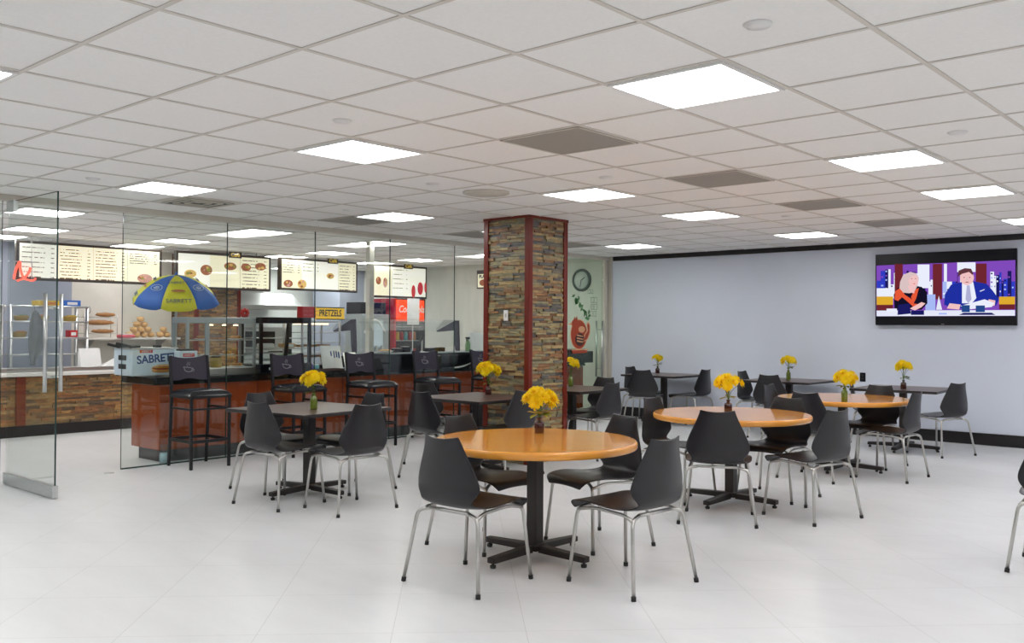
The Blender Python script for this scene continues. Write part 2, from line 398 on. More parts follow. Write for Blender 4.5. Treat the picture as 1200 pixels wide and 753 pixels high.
def pane(name, y0, y1, z0=0.012, z1=2.51, x=XG, mt='glass', x1=None):
    b = MB(); t = 0.006
    if x1 is None:
        b.box((x - t, y0, z0), (x + t, y1, z1), mt)
        e = MB()
        e.box((x - t, y0 - 0.0015, z0), (x + t, y0 + 0.0015, z1), 'glassedge')
        e.box((x - t, y1 - 0.0015, z0), (x + t, y1 + 0.0015, z1), 'glassedge')
        e.box((x - t - 0.004, y0, 0.0), (x + t + 0.004, y1, z0), 'glassedge')
    o = b.build(name, **S)
    e.build('pane_edge', o)
    return o
ys = [4.17, 5.31, 6.45, 7.59, 8.73, 9.87, 11.0]
k = 1
for a, b_ in zip(ys[:-1], ys[1:]):
    pane('window_%d' % k, a + 0.002, b_ - 0.002); k += 1
for a, b_ in ((1.95, 3.08), (0.8, 1.945), (-0.4, 0.795), (-1.6, -0.405)):
    pane('window_%d' % k, a, b_); k += 1
# open glass door standing at right angles to the glass wall
d = thing('door_1', 'open clear glass door with long steel pulls and steel floor rail', 'door', (-8.72, 3.11, 0)); d['kind'] = 'structure'
b = MB(); b.box((0.0, -0.006, 0.03), (1.03, 0.006, 2.49), 'glass'); b.build('glass_panel', d)
e = MB(); e.box((1.0285, -0.006, 0.1), (1.0325, 0.006, 2.49), 'glassedge'); e.box((0, -0.006, 2.487), (1.03, 0.006, 2.4905), 'glassedge'); e.build('panel_edge', d)
MB().box((-0.01, -0.024, 0.006), (1.035, 0.024, 0.105), 'steel').build('bottom_rail', d, bevel=0.002)
MB().box((-0.01, -0.02, 2.40), (0.15, 0.02, 2.495), 'steel').build('top_patch', d, bevel=0.002)
for s in (-1, 1):
    h = MB(); h.tube([(0.965, s * 0.062, 0.86), (0.965, s * 0.062, 1.66)], 0.016, 'steel', 14)
    for z in (0.98, 1.54): h.tube([(0.965, s * 0.004, z), (0.965, s * 0.062, z)], 0.009, 'steel', 10)
    h.build('handle', d)
# shut glass door by the far corner
d = thing('door_2', 'shut greenish glass door between stone pillar and lavender wall', 'door', (XG, 11.03, 0)); d['kind'] = 'structure'
b = MB(); b.box((-0.006, 0, 0.03), (0.006, 1.09, 2.5), 'glassgreen'); b.build('glass_panel', d)
MB().box((-0.02, 0, 0.006), (0.02, 1.09, 0.1), 'steel').build('bottom_rail', d, bevel=0.002)
for s in (-1, 1):
    h = MB(); h.tube([(s * 0.06, 1.0, 0.62), (s * 0.06, 1.0, 1.52)], 0.015, 'steel', 12)
    for z in (0.75, 1.38): h.tube([(s * 0.004, 1.0, z), (s * 0.06, 1.0, z)], 0.009, 'steel', 8)
    h.build('handle', d)
MB().lathe([(0.045, 0), (0.045, 0.004), (0.02, 0.006)], 'steel', 20).build('floor_bolt_plate', loc=(-8.66, 4.0, 0.0), **tags('small round metal bolt plate set in the floor at the glass doorway', 'plate'))

# ------------------------------------------------------------------ stone clad pillar
def stack_stone(mb, origin, ux, out, width, z0, z1, mt, hmin=0.015, hmax=0.034, lmin=0.06, lmax=0.24, d0=0.004, d1=0.03):
    z = z0
    ux = Vector(ux); out = Vector(out); o = Vector(origin)
    while z < z1 - 0.004:
        h = min(random.uniform(hmin, hmax), z1 - z); x = 0
        while x < width - 0.004:
            l = min(random.uniform(lmin, lmax), width - x)
            if width - x - l < 0.03: l = width - x
            dd = random.uniform(d0, d1); g = 0.0008
            a = o + ux * (x + g); b2 = o + ux * (x + l - g)
            vs = []
            for zz in (z + g, z + h - g):
                vs += [a - out * 0.01 + Vector((0, 0, zz)), b2 - out * 0.01 + Vector((0, 0, zz)), b2 + out * (dd + random.uniform(-.002, .002)) + Vector((0, 0, zz)), a + out * (dd + random.uniform(-.002, .002)) + Vector((0, 0, zz))]
            mb.add(vs, [(3, 2, 1, 0), (4, 5, 6, 7), (0, 1, 5, 4), (1, 2, 6, 5), (2, 3, 7, 6), (3, 0, 4, 7)], mt)
            x += l
        z += h
def pillar(name, x0, x1, y0, y1, mt):
    root = bpy.data.objects.new(name, None); COL.objects.link(root); root['kind'] = 'structure'; root.location = ((x0 + x1) / 2, (y0 + y1) / 2, 0)
    ax = (x1 - x0) / 2; ay = (y1 - y0) / 2
    MB().box((-ax + .035, -ay + .035, 0), (ax - .035, ay - .035, CZ), 'mortar').build('core', root)
    s = MB()
    stack_stone(s, (-ax + .04, -ay + .035, 0), (1, 0, 0), (0, -1, 0), 2 * ax - .08, 0, CZ - .02, mt)
    stack_stone(s, (ax - .035, -ay + .04, 0), (0, 1, 0), (1, 0, 0), 2 * ay - .08, 0, CZ - .02, mt)
    stack_stone(s, (-ax + .04, ay - .035, 0), (1, 0, 0), (0, 1, 0), 2 * ax - .08, 0, CZ - .02, mt)
    stack_stone(s, (-ax + .035, -ay + .04, 0), (0, 1, 0), (-1, 0, 0), 2 * ay - .08, 0, CZ - .02, mt)
    s.build('stone_cladding', root)
    for sx in (-1, 1):
        for sy in (-1, 1):
            c = MB(); wd = 0.062; t = 0.022
            c.box((min(sx * ax, sx * (ax - wd)), min(sy * ay, sy * (ay - t)), 0), (max(sx * ax, sx * (ax - wd)), max(sy * ay, sy * (ay - t)), CZ), 'redtrim')
            c.box((min(sx * ax, sx * (ax - t)), min(sy * (ay - t), sy * (ay - wd)), 0), (max(sx * ax, sx * (ax - t)), max(sy * (ay - t), sy * (ay - wd)), CZ), 'redtrim')
            c.build('corner_trim', root, bevel=0.004)
    t = MB()
    t.box((-ax - .004, -ay - .004, CZ - .028), (ax + .004, -ay + .02, CZ), 'redtrim'); t.box((-ax - .004, ay - .02, CZ - .028), (ax + .004, ay + .004, CZ), 'redtrim')
    t.box((ax - .02, -ay, CZ - .028), (ax + .004, ay, CZ), 'redtrim'); t.box((-ax - .004, -ay, CZ - .028), (-ax + .02, ay, CZ), 'redtrim')
    t.build('top_trim', root)
    return root
pillar('pillar', -6.73, -6.09, 7.12, 7.76, 'slate')
pillar('pillar', -13.95, -13.15, 7.4, 8.2, 'brownstone')
sw = thing('light_switch', 'white light switch plate on the stone pillar', 'switch', (-6.40, 7.118, 1.53))
MB().box((-0.03, -0.008, -0.055), (0.03, 0.0, 0.055), 'white').build('plate', sw, bevel=0.003)
MB().box((-0.009, -0.014, -0.02), (0.009, -0.008, 0.02), 'cream').build('toggle', sw, bevel=0.002)
ou = thing('wall_outlet', 'black outlet cover on the lavender wall beside the right flower tables', 'outlet', (-4.62, YW, 0.77))
MB().box((-0.038, -0.008, -0.06), (0.038, 0.0, 0.06), 'tvblack').build('plate', ou, bevel=0.003)
MB().box((-0.017, -0.010, 0.008), (0.017, -0.007, 0.036), 'rubber').box((-0.017, -0.010, -0.036), (0.017, -0.007, -0.008), 'rubber').build('socket', ou)

# ------------------------------------------------------------------ ceiling fixtures
def light(u, v, label, group=None):
    root = thing('ceiling_light', label, 'light', (TX(u + .5), TY(v + .5), CZ), 0, group)
    if not hasattr(light, 'fr'):
        h = T_ / 2 - 0.012; g = h - 0.018
        f = MB()
        for a in ((-h, -h, h, -g), (-h, g, h, h), (-h, -g, -g, g), (g, -g, h, g)): f.box((a[0], a[1], -0.016), (a[2], a[3], -0.001), 'lampframe')
        light.fr = f.build('frame', root); d = MB(); d.box((-g, -g, -0.011), (g, g, -0.003), 'lamp'); light.df = d.build('diffuser', root)
    else:
        for o in (light.fr, light.df):
            q = o.copy(); COL.objects.link(q); q.parent = root
    return root
GL = 'ceiling light panels over the dining room'
for u, v, l in ((1, 5, 'largest square ceiling light panel, nearest the camera above the round tables'),
                (-3, 5, 'square ceiling light panel in the upper middle left of the pillar'),
                (-7, 5, 'square ceiling light panel beside the dark slotted diffuser at left'),
                (-7, 9, 'square ceiling light panel just left of the stone pillar top'),
                (-3, 9, 'square ceiling light panel just right of and in front of the stone pillar top'),
                (-3, 12, 'square ceiling light panel between two grey grilles, second from the pillar toward the right'),
                (1, 9, 'wide ceiling light panel at upper right, before the one above the television'),
                (1, 12, 'ceiling light panel nearest above the television at right'),
                (-3, 16, 'ceiling light panel close to the lavender wall, left of the television'),
                (-7, 16, 'small far ceiling light panel above the corner glass door'),
                (1, 16, 'ceiling light panel cut by the right edge of the photo, against the wall'),
                (-7, 12, 'ceiling light panel behind the top of the stone pillar')):
    light(u, v, l, GL)
for u, v in ((1, 1), (-3, 1), (-7, 1), (5, 5), (5, 1), (5, 9), (5, 12), (5, 16), (1, -3), (-3, -3), (-7, -3), (5, -3), (9, 1), (9, 5), (9, 9), (9, 12)):  # unseen panels, added for the dining room's overall light
    light(u, v, 'unseen square ceiling light panel added to light the dining room', 'unseen ceiling light panels added for lighting')
GC = 'ceiling light panels inside the cafe'
for u, v, l in ((-11, 5, 'large cafe ceiling light seen through the open glass door'),
                (-14, 6, 'second cafe ceiling light behind the open glass door, above the left menu'),
                (-16, 6, 'cafe ceiling light at the far left edge above the red neon'),
                (-11, 9, 'widest cafe ceiling light right behind the glass above the umbrella'),
                (-14, 9, 'cafe ceiling light above the gap between the first two menu boards'),
                (-16, 9, 'thin cafe ceiling light above the right end of the first menu board'),
                (-11, 12, 'cafe ceiling light crossed by the pale post'),
                (-14, 13, 'cafe ceiling light above the third menu board'),
                (-16, 13, 'thin cafe ceiling light between second and third menu boards'),
                (-14, 16, 'cafe ceiling light above the drinks menu board'),
                (-16, 16, 'thin cafe ceiling light above the gap left of the drinks menu board'),
                (-11, 16, 'cafe ceiling light beside the left edge of the stone pillar')):
    light(u, v, l, GC)
for u, v in ((-20, 10), (-20, 13), (-20, 16), (-19, 17), (-11, 1), (-14, 1), (-11, -3), (-14, -3)):  # added panels; the rear ones are there to brighten the dim kitchen
    light(u, v, 'added cafe ceiling light panel brightening the cafe and kitchen', 'cafe ceiling light panels added for brightness')
def grille(u, v, label):
    root = thing('return_air_grille', label, 'vent', (TX(u + .5), TY(v + .5), CZ), 0, 'grey return air grilles in the ceiling')
    h = T_ / 2 - 0.012
    f = MB(); f.box((-h, -h, -0.008), (h, h, -0.001), 'vent'); f.build('perforated_panel', root)
    e = MB()
    for a in ((-h, -h, h, -h + .012), (-h, h - .012, h, h), (-h, -h, -h + .012, h), (h - .012, -h, h, h)): e.box((a[0], a[1], -0.011), (a[2], a[3], -0.0075), 'cream')
    e.build('rim', root)
grille(-1, 6, 'largest grey ceiling grille, nearest, left of the biggest light panel')
grille(-1, 9, 'grey ceiling grille second in the row going toward the television')
grille(-1, 12, 'grey ceiling grille third in the row going toward the television')
grille(-1, 15, 'grey ceiling grille smallest and farthest of the row, above the lavender wall')
grille(-8, 9, 'grey ceiling grille beside the light left of the pillar, over the glass wall')
grille(-8, 12, 'thin grey ceiling grille touching the left edge of the pillar')
grille(-8, 15, 'thin grey ceiling grille right of the pillar before the corner door')
df = thing('slot_diffuser', 'cream ceiling diffuser with dark slots at left above the glass wall', 'vent', (TX(-7.5), TY(6.5), CZ))
h = T_ / 2 - 0.012
MB().box((-h, -h, -0.006), (h, h, -0.001), 'cream').build('plate', df)
sl = MB()
for i in range(3):
    a = 0.06 + i * 0.075
    for s in (-1, 1):
        sl.box((-a - .022, s * a - .022, -0.010), (a + .022, s * a + .022, -0.0062), 'ventdark'); sl.box((s * a - .022, -a - .022, -0.010), (s * a + .022, a + .022, -0.0062), 'ventdark')
sl.build('slots', df)
vn = MB()
for i in range(3):
    a = 0.085 + i * 0.075
    for s in (-1, 1):
        vn.box((-a, s * a - .008, -0.018), (a, s * a + .008, -0.010), 'cream'); vn.box((s * a - .008, -a, -0.018), (s * a + .008, a, -0.010), 'cream')
vn.build('vanes', df)
sp = thing('ceiling_speaker', 'round cream ceiling speaker grille left of the pillar light', 'speaker', (TX(-3.5), TY(8.5), CZ))
MB().lathe([(0.20, -0.001), (0.20, -0.012), (0.175, -0.02), (0.172, -0.014)], 'cream', 40).build('rim', sp)
MB().lathe([(0.172, -0.005), (0.172, -0.014), (0.0, -0.017)], 'cream', 40).build('mesh_cover', sp)
def cap(u, v, label):
    MB().lathe([(0.055, -0.001), (0.055, -0.004), (0.047, -0.007), (0.045, -0.012), (0.0, -0.014)], 'white', 24).build('sprinkler_cap', loc=(TX(u), TY(v), CZ), **tags(label, 'sprinkler', 'white sprinkler caps in the ceiling'))
cap(2.5, 4.5, 'white round sprinkler cap nearest the top edge, above the largest light panel')
cap(2.5, 8.5, 'white round sprinkler cap at far right before the wide light panel')
cap(-1.5, 8.5, 'white round sprinkler cap just behind the largest grey grille')
cap(-1.5, 13.5, 'white round sprinkler cap between the third grey grille and the wall light')
cap(-1.5, 4.5, 'white round sprinkler cap before the upper middle light panel')
cap(-6.5, 4.5, 'white round sprinkler cap left of the light beside the slotted diffuser')
cap(-6.5, 8.5, 'white round sprinkler cap before the light left of the pillar')
cap(-6.5, 18.0, 'white round sprinkler cap nearest the lavender wall above the far square table')
cap(-3.5, 7.5, 'white round sprinkler cap before the round ceiling speaker')

# ------------------------------------------------------------------ chairs
PROF = [(0.278, 0.402, .160), (0.274, 0.424, .190), (0.250, 0.441, .214), (0.15, 0.446, .236), (0.04, 0.437, .242), (-.06, 0.428, .236), (-.140, 0.430, .212),
        (-.192, 0.448, .186), (-.213, 0.478, .194), (-.221, 0.52, .221), (-.226, 0.57, .226), (-.234, 0.65, .196), (-.244, 0.73, .158), (-.254, 0.795, .131), (-.259, 0.826, .122)]
def chair_shell():
    rows = cr_spline([Vector(p) for p in PROF], 3); W = 12; n = len(rows)
    vs = []; fs = []
    for i, r in enumerate(rows):
        s = i / (n - 1)
        back = max(0, min(1, (s - 0.52) / 0.16))
        for j in range(W + 1):
            t = -1 + 2 * j / W
            lip = 0.016 * abs(t) ** 3
            y = r[0] + back * (0.045 * t * t * (1 - 0.5 * max(0, (s - .72) / .28)))
            z = r[1] + (1 - back) * lip * (1 if s > .25 else max(0, s - .1) / .15)
            if s > 0.93: z -= (1 - t * t) * 0.016 * (s - 0.93) / 0.07
            if s < 0.16: z -= 0.010 * (t * t) * (1 - s / .16)
            vs.append((t * r[2], y, z))
    for i in range(n - 1):
        for j in range(W):
            a = i * (W + 1) + j
            fs.append((a, a + 1, a + W + 2, a + W + 1))
    return vs, fs, W, n
def make_chair(label):
    root = thing('dining_chair', label, 'chair', (0, 0, 0), 0, 'charcoal chairs around the tables')
    vs, fs, W, n = chair_shell()
    cut = int((n - 1) * 0.50)
    o = None
    mb = MB(); mb.add(vs, fs, 'shell', True); o = mb.build('seat_shell', root)
    sd = o.modifiers.new('thick', 'SOLIDIFY'); sd.thickness = 0.009; sd.offset = 0
    sb = o.modifiers.new('sub', 'SUBSURF'); sb.levels = 1; sb.render_levels = 1
    r = 0.0105
    for s in (-1, 1):
        lb = MB(); lb.tube(bend([(s * .272, -.245, .014), (s * .218, -.190, .395), (s * .14, -.172, .412)], .05), r, 'chrome'); l = lb.build('leg', root)
        MB().tube([(s * .2725, -.2455, .0), (s * .2700, -.2428, .024)], .0135, 'rubber').build('foot_cap', l)
        lb = MB(); lb.tube(bend([(s * .245, .240, .014), (s * .205, .212, .405), (s * .13, .185, .424)], .05), r, 'chrome'); l = lb.build('leg', root)
        MB().tube([(s * .2455, .2405, .0), (s * .2436, .2388, .024)], .0135, 'rubber').build('foot_cap', l)
    f = MB()
    f.tube([(-.145, -.172, .412), (.145, -.172, .412)], r, 'chrome'); f.tube([(-.135, .185, .424), (.135, .185, .424)], r, 'chrome')
    for s in (-1, 1): f.tube(bend([(s * .206, .21, .402), (s * .196, .10, .424), (s * .196, -.12, .412), (s * .214, -.188, .39)], .05), r * .9, 'chrome')
    f.build('seat_frame', root)
    return root
CH = [  # x, y, rotation, label
 (-3.57, 3.68, 3, 'charcoal chair at the left front of the nearest round table, back turned to us'),
 (-2.89, 4.26, 84.6, 'charcoal chair at the right front of the nearest round table, seat pointing left'),
 (-4.11, 4.36, -90, 'charcoal chair tucked behind the left side of the nearest round table'),
 (-3.58, 4.89, 166, 'charcoal chair behind the right side of the nearest round table, its seat facing us'),
 (-3.36, 6.09, 27, 'charcoal chair with its full back to us before the second round table'),
 (-2.90, 6.66, 75.5, 'charcoal chair at the right of the second round table, seat pointing left'),
 (-3.45, 7.235, 180, 'charcoal chair facing us under the right side of the second round table'),
 (-4.05, 6.62, -90, 'charcoal chair at the left of the second round table, seen above the nearest chairs'),
 (-3.62, 8.42, 0, 'charcoal chair with its back to us before the third round table'),
 (-3.10, 8.95, 88, 'charcoal chair at the right end of the third round table'),
 (-3.52, 9.57, 178, 'charcoal chair behind the third round table, backrest rising over its top'),
 (-4.17, 9.06, -88, 'charcoal chair at the left of the third round table, half hidden by others'),
 (-6.22, 4.25, 5, 'charcoal chair at the front left of the left square table, back turned to us'),
 (-6.84, 4.60, -90, 'charcoal chair on the bar side of the front square table at left'),
 (-5.67, 4.50, 87, 'charcoal chair at the front right of the left square table, seat pointing left'),
 (-6.32, 5.06, 180, 'charcoal chair behind the left square table, facing us, mostly hidden'),
 (-6.20, 5.96, 0, 'charcoal chair before the square table at the pillar, back turned to us'),
 (-6.82, 6.58, -90, 'charcoal chair on the bar side of the square table at the pillar'),
 (-5.88, 6.54, 90, 'charcoal chair right of the square table at the pillar, before the stone'),
 (-5.98, 8.12, 88, 'charcoal chair right of the pillar with its side to us, seat pointing left'),
 (-6.42, 8.68, 180, 'charcoal chair facing us behind the table right of the pillar'),
 (-7.30, 11.10, 22, 'charcoal chair with its back to us at the far square table near the corner door'),
 (-7.72, 11.68, -90, 'charcoal chair at the left end of the far corner square table'),
 (-6.90, 11.72, 88, 'charcoal chair at the right end of the far corner square table'),
 (-5.36, 11.18, 8, 'charcoal chair with its back to us at the middle wall table'),
 (-5.84, 11.66, -90, 'charcoal chair at the left end of the middle wall table'),
 (-4.10, 11.15, -70, 'charcoal chair at the left of the right-hand wall table, behind the flowers'),
 (-3.27, 10.98, 68, 'charcoal chair standing free at the right end of the right-hand wall table'),
 (-1.145, 6.19, 5, 'charcoal chair cut off by the right edge of the photo'),
]
ch0 = make_chair(CH[0][3])
for i, (x, y, a, l) in enumerate(CH):
    if i == 0: ch0.location = (x, y, 0); ch0.rotation_euler = (0, 0, R(a))
    else: dup(ch0, (x, y, 0), R(a), l)

# ------------------------------------------------------------------ tables
TZ = 0.72
def pedestal(root, top):
    b = MB(); b.box((-.038, -.038, .07), (.038, .038, top), 'iron'); b.build('column', root, bevel=0.006)
    MB().box((-.11, -.11, top - .008), (.11, .11, top), 'iron').build('top_plate', root)
    hub = MB(); hub.box((-.055, -.055, .045), (.055, .055, .085), 'iron'); hub.build('hub', root, bevel=0.006)
    for i in range(4):
        T = Matrix.Rotation(i * PI / 2, 4, 'Z')
        a = MB(); z0 = .030
        vs = [(.05, -.03, .035), (.40, -.028, z0), (.40, .028, z0), (.05, .03, .035), (.05, -.03, .080), (.40, -.028, z0 + .034), (.40, .028, z0 + .034), (.05, .03, .080)]
        a.add(vs, [(0, 3, 2, 1), (4, 5, 6, 7), (0, 1, 5, 4), (1, 2, 6, 5), (2, 3, 7, 6), (3, 0, 4, 7)], 'iron', False, T)
        o = a.build('base_arm', root, bevel=0.005)
        g = MB(); g.lathe([(.016, 0), (.018, .006), (.018, .018), (.008, .020), (.008, .032)], 'rubber', 14, (.378, 0, 0), T); g.build('glide', o)
def round_table(x, y, r, label):
    root = thing('round_table', label, 'table', (x, y, 0), 0, 'round maple tables')
    t = MB(); th = .048
    t.lathe([(r - .02, TZ - th), (r - .006, TZ - th + .004), (r, TZ - th + .013), (r, TZ - .013), (r - .005, TZ - .003), (r - .012, TZ - .0005)], 'mapleedge', 96)
    t.build('table_edge', root)
    t = MB(); t.lathe([(r - .013, TZ - .02), (r - .013, TZ), (0.001, TZ + .0003)], 'maple', 96); o = t.build('tabletop', root, rot=(0, 0, R(41)))
    for p in o.data.polygons: p.use_smooth = False
    pedestal(root, TZ - th)
def square_table(x, y, s, rz, label):
    root = thing('square_table', label, 'table', (x, y, 0), rz, 'dark square tables')
    h = s / 2; th = .028
    MB().box((-h, -h, TZ - th), (h, h, TZ), 'darkedge').build('table_edge', root, bevel=0.004)
    MB().box((-h + .004, -h + .004, TZ - .01), (h - .004, h - .004, TZ + .0012), 'walnut').build('tabletop', root)
    pedestal(root, TZ - th)
round_table(-3.645, 4.33, .625, 'nearest and largest-looking round maple table with amber bottle of yellow flowers')
round_table(-3.62, 6.77, .63, 'second round maple table from the camera, right of centre')
round_table(-3.64, 9.12, .64, 'third and farthest round maple table, with a green bottle of flowers')
square_table(-6.41, 4.66, .97, R(5), 'dark square table at left in front of the bar')
square_table(-6.27, 6.56, .92, 0, 'dark square table standing against the front of the stone pillar')
square_table(-6.42, 8.27, .92, 0, 'dark square table just behind the pillar on its right')
square_table(-7.36, 11.70, .92, 0, 'dark square table in the far corner by the glass door')
square_table(-5.40, 11.70, .95, 0, 'dark square table against the wall behind the second round table')
square_table(-3.72, 11.12, .95, R(4), 'dark square table at right below the television')

# ------------------------------------------------------------------ flowers in little bottles
def bloom_mesh():
    b = MB(); rnd = random.Random(3)
    for lay, (n, L, tilt, z) in enumerate(((15, .044, 8, 0), (14, .040, 28, .003), (11, .031, 50, .006), (8, .021, 68, .008))):
        for i in range(n):
            a = 2 * PI * i / n + lay * .25 + rnd.uniform(-.08, .08); w = L * .17; tl = R(tilt + rnd.uniform(-7, 7)); l = L * rnd.uniform(.88, 1.08)
            T = Matrix.Translation((0, 0, z)) @ Matrix.Rotation(a, 4, 'Z') @ Matrix.Rotation(-tl, 4, 'Y')
            vs = [(.003, -w * .4, 0), (.003, w * .4, 0), (l * .6, w, .002), (l * .6, -w, .002), (l * .92, w * .75, -.001), (l * .92, -w * .75, -.001), (l, 0, -.003)]
            b.add(vs, [(0, 3, 2, 1), (3, 5, 4, 2), (5, 6, 4)], 'petal', True, T)
    b.ball((0, 0, .010), .009, .009, .006, 'petalcore', 10, 5)
    return b.build('bloom')
BL = bloom_mesh(); BLM = BL.data; bpy.data.objects.remove(BL)
def vase(x, y, z, kind, label, n=9, spread=.085, hgt=.19, s=1.0, leafn=5, seed=1, dark=False):
    rnd = random.Random(seed)
    root = thing('flower_vase', label, 'flowers', (x, y, z), 0, 'little bottles of yellow flowers on the tables')
    b = MB()
    if kind == 'amber':
        prof = [(.0, 0), (.029, 0), (.032, .004), (.032, .062), (.028, .072), (.014, .080), (.013, .094), (.016, .096), (.016, .103), (.010, .103)]
    else:
        prof = [(.0, 0), (.026, 0), (.029, .004), (.029, .085), (.025, .098), (.017, .108), (.0165, .122), (.019, .124), (.019, .130), (.012, .130)]
    b.lathe(prof, 'amber' if kind == 'amber' else 'greenbottle', 24); b.build('bottle', root)
    nz = .100 if kind == 'amber' else .127
    c = Vector((0, 0, hgt))
    pts = []
    for i in range(n):
        if i == 0: d = Vector((0, 0, 1))
        else:
            g = i * 2.39996; el = 1 - (i / n) * 1.15
            d = Vector((math.cos(g) * math.sqrt(max(0, 1 - el * el)), math.sin(g) * math.sqrt(max(0, 1 - el * el)), el))
        pts.append((c + Vector((d.x * spread, d.y * spread, d.z * spread * .72)) * rnd.uniform(.86, 1.1), d))
    st = MB()
    for p, d in pts:
        st.tube(cr_spline([(rnd.uniform(-.006, .006), rnd.uniform(-.006, .006), nz - .03), (p.x * .25, p.y * .25, nz + (p.z - nz) * .5), p], 3), .0018, 'stem', 6)
    st.build('stems', root)
    for p, d in pts:
        o = bpy.data.objects.new('bloom', BLM); COL.objects.link(o); o.parent = root; o.location = p
        q = (d + Vector((rnd.uniform(-.2, .2), rnd.uniform(-.2, .2), .25))).normalized()
        o.rotation_mode = 'QUATERNION'; o.rotation_quaternion = q.to_track_quat('Z', 'Y')
        k = s * rnd.uniform(1.0, 1.28); o.scale = (k, k, k)
    if leafn:
        lf = MB()
        for i in range(leafn):
            a = rnd.uniform(0, 2 * PI); l = rnd.uniform(.05, .075); w = l * .3
            T = Matrix.Translation((math.cos(a) * .015, math.sin(a) * .015, nz + rnd.uniform(.015, .05))) @ Matrix.Rotation(a, 4, 'Z') @ Matrix.Rotation(R(rnd.uniform(-25, 15)), 4, 'Y')
            vs = [(0, 0, 0), (l * .35, w, .006), (l * .35, -w, .006), (l * .75, w * .7, .002), (l * .75, -w * .7, .002), (l, 0, -.008), (l * .4, 0, -.002)]
            lf.add(vs, [(0, 6, 1), (0, 2, 6), (6, 3, 1), (6, 2, 4), (6, 5, 3), (6, 4, 5)], 'leafy' if kind == 'amber' and not dark else 'leaf', True, T)
        lf.build('leaves', root)
tz = TZ + .0013
vase(-3.84, 4.60, TZ, 'amber', 'amber bottle of yellow flowers on the nearest round table', 12, .088, .205, 1.05, 13, 11)
vase(-3.68, 6.83, TZ, 'amber', 'amber bottle of yellow flowers on the second round table', 11, .095, .225, 1.0, 6, 12)
vase(-3.44, 8.66, TZ, 'green', 'green bottle of yellow flowers on the third round table', 12, .09, .205, 1.05, 3, 13)
vase(-6.26, 4.59, tz, 'green', 'green bottle of yellow flowers on the square table before the bar', 11, .078, .235, 1.05, 2, 14)
vase(-6.38, 6.83, tz, 'amber', 'amber bottle of yellow flowers on the square table at the pillar', 12, .095, .235, 1.1, 4, 15, True)
vase(-6.62, 8.50, tz, 'green', 'bottle of yellow flowers half hidden by the right edge of the pillar', 9, .085, .25, 1.0, 4, 16)
vase(-7.62, 11.93, tz, 'amber', 'small dark bottle of yellow flowers on the far corner table', 7, .06, .215, .95, 5, 17, True)
vase(-5.42, 11.72, tz, 'green', 'green bottle of yellow flowers on the middle wall table', 9, .08, .24, 1.0, 6, 18)
vase(-3.66, 10.95, tz, 'amber', 'amber bottle of yellow flowers on the table below the television', 9, .075, .245, 1.0, 7, 19, True)

# ------------------------------------------------------------------ television
tv = thing('wall_television', 'large wide television on the lavender wall showing two presenters', 'television', (-3.595, YW, 1.925))
MB().box((-.835, -.075, -.462), (.835, -.03, .462), 'tvblack').build('casing', tv, bevel=0.006)
MB().box((-.35, -.03, -.25), (.35, 0, .25), 'tvblack').build('wall_bracket', tv)
MB().box((-.018, -.077, -.452), (.018, -.0745, -.444), 'etch').build('maker_badge', tv)
def em(n, c, s=0.8): return emis('screen_' + n, c, s)
TVc = dict(desk=em('desk', (.80, .83, .95)), blue=em('blue', (.03, .05, .55)), pale=em('pale', (.40, .50, .92)), white=em('white', (.85, .88, 1)), red=em('brick', (.16, .02, .03)),
           viol=em('violet', (.22, .07, .50)), navy=em('navy', (.012, .012, .12)), suit=em('suit', (.015, .03, .36)), skin=em('skin', (.90, .55, .55)), hair=em('hair', (.12, .04, .05)),
           blond=em('blond', (.72, .55, .55)), black=em('black', (.008, .006, .02)), orange=em('orange', (.80, .10, .04)), tie=em('tie', (.45, .45, .68)), gold=em('gold', (.75, .42, .03)), mug=em('mug', (.02, .07, .25)))
SW, SH, SZ = 1.64, .665, -.347
sc_ = MB()
def P2(x, y):   # zoomed-crop pixels of the screen -> panel metres
    u = (x - 115) / 1025.0; top = 172 - 37 * u; v = (570 - y) / (570 - top)
    return (-SW / 2 + u * SW, SZ + v * SH)
lay = [0]
def poly(pts, m, add=True):
    lay[0] += 1; d = -.0758 - lay[0] * .00004
    q = [P2(*p) for p in pts]
    sc_.add([(x, d, z) for x, z in q], [tuple(range(len(q)))], TVc[m])
def rect(x0, y0, x1, y1, m): poly([(x0, y1), (x1, y1), (x1, y0), (x0, y0)], m)
def ell(cx, cy, rx_, ry_, m, n=20): poly([(cx + rx_ * math.cos(-2 * PI * k / n), cy + ry_ * math.sin(-2 * PI * k / n)) for k in range(n)], m)
poly([(115, 570), (1140, 570), (1140, 135), (115, 172)], 'viol')
rr = random.Random(5)
for x0, x1 in ((118, 262), (330, 555), (628, 868), (945, 1138)):
    x = x0
    while x < x1 - 4:
        w_ = min(rr.uniform(14, 42), x1 - x); t0 = rr.uniform(175, 330)
        rect(x, t0, x + w_, 430, rr.choice(['blue', 'viol', 'white', 'navy', 'pale', 'blue']))
        for q in range(int((430 - t0) / 34)):
            if rr.random() < .6: rect(x + 3, t0 + 8 + q * 34, x + w_ * .6, t0 + 20 + q * 34, rr.choice(['pale', 'white', 'navy', 'viol']))
        x += w_
rect(118, 350, 255, 430, 'white'); rect(440, 165, 530, 350, 'white')
rect(735, 150, 866, 225, 'white'); rect(628, 160, 735, 300, 'viol'); rect(638, 160, 660, 300, 'white')
for a, b_ in ((262, 326), (555, 624), (868, 944)): rect(a, 160, b_, 440, 'red')
rect(118, 415, 250, 520, 'gold'); rect(118, 480, 250, 530, 'red'); rect(1030, 420, 1138, 480, 'gold'); rect(1030, 480, 1138, 520, 'red')
rect(500, 400, 575, 530, 'pale'); poly([(580, 520), (625, 520), (600, 410)], 'desk')
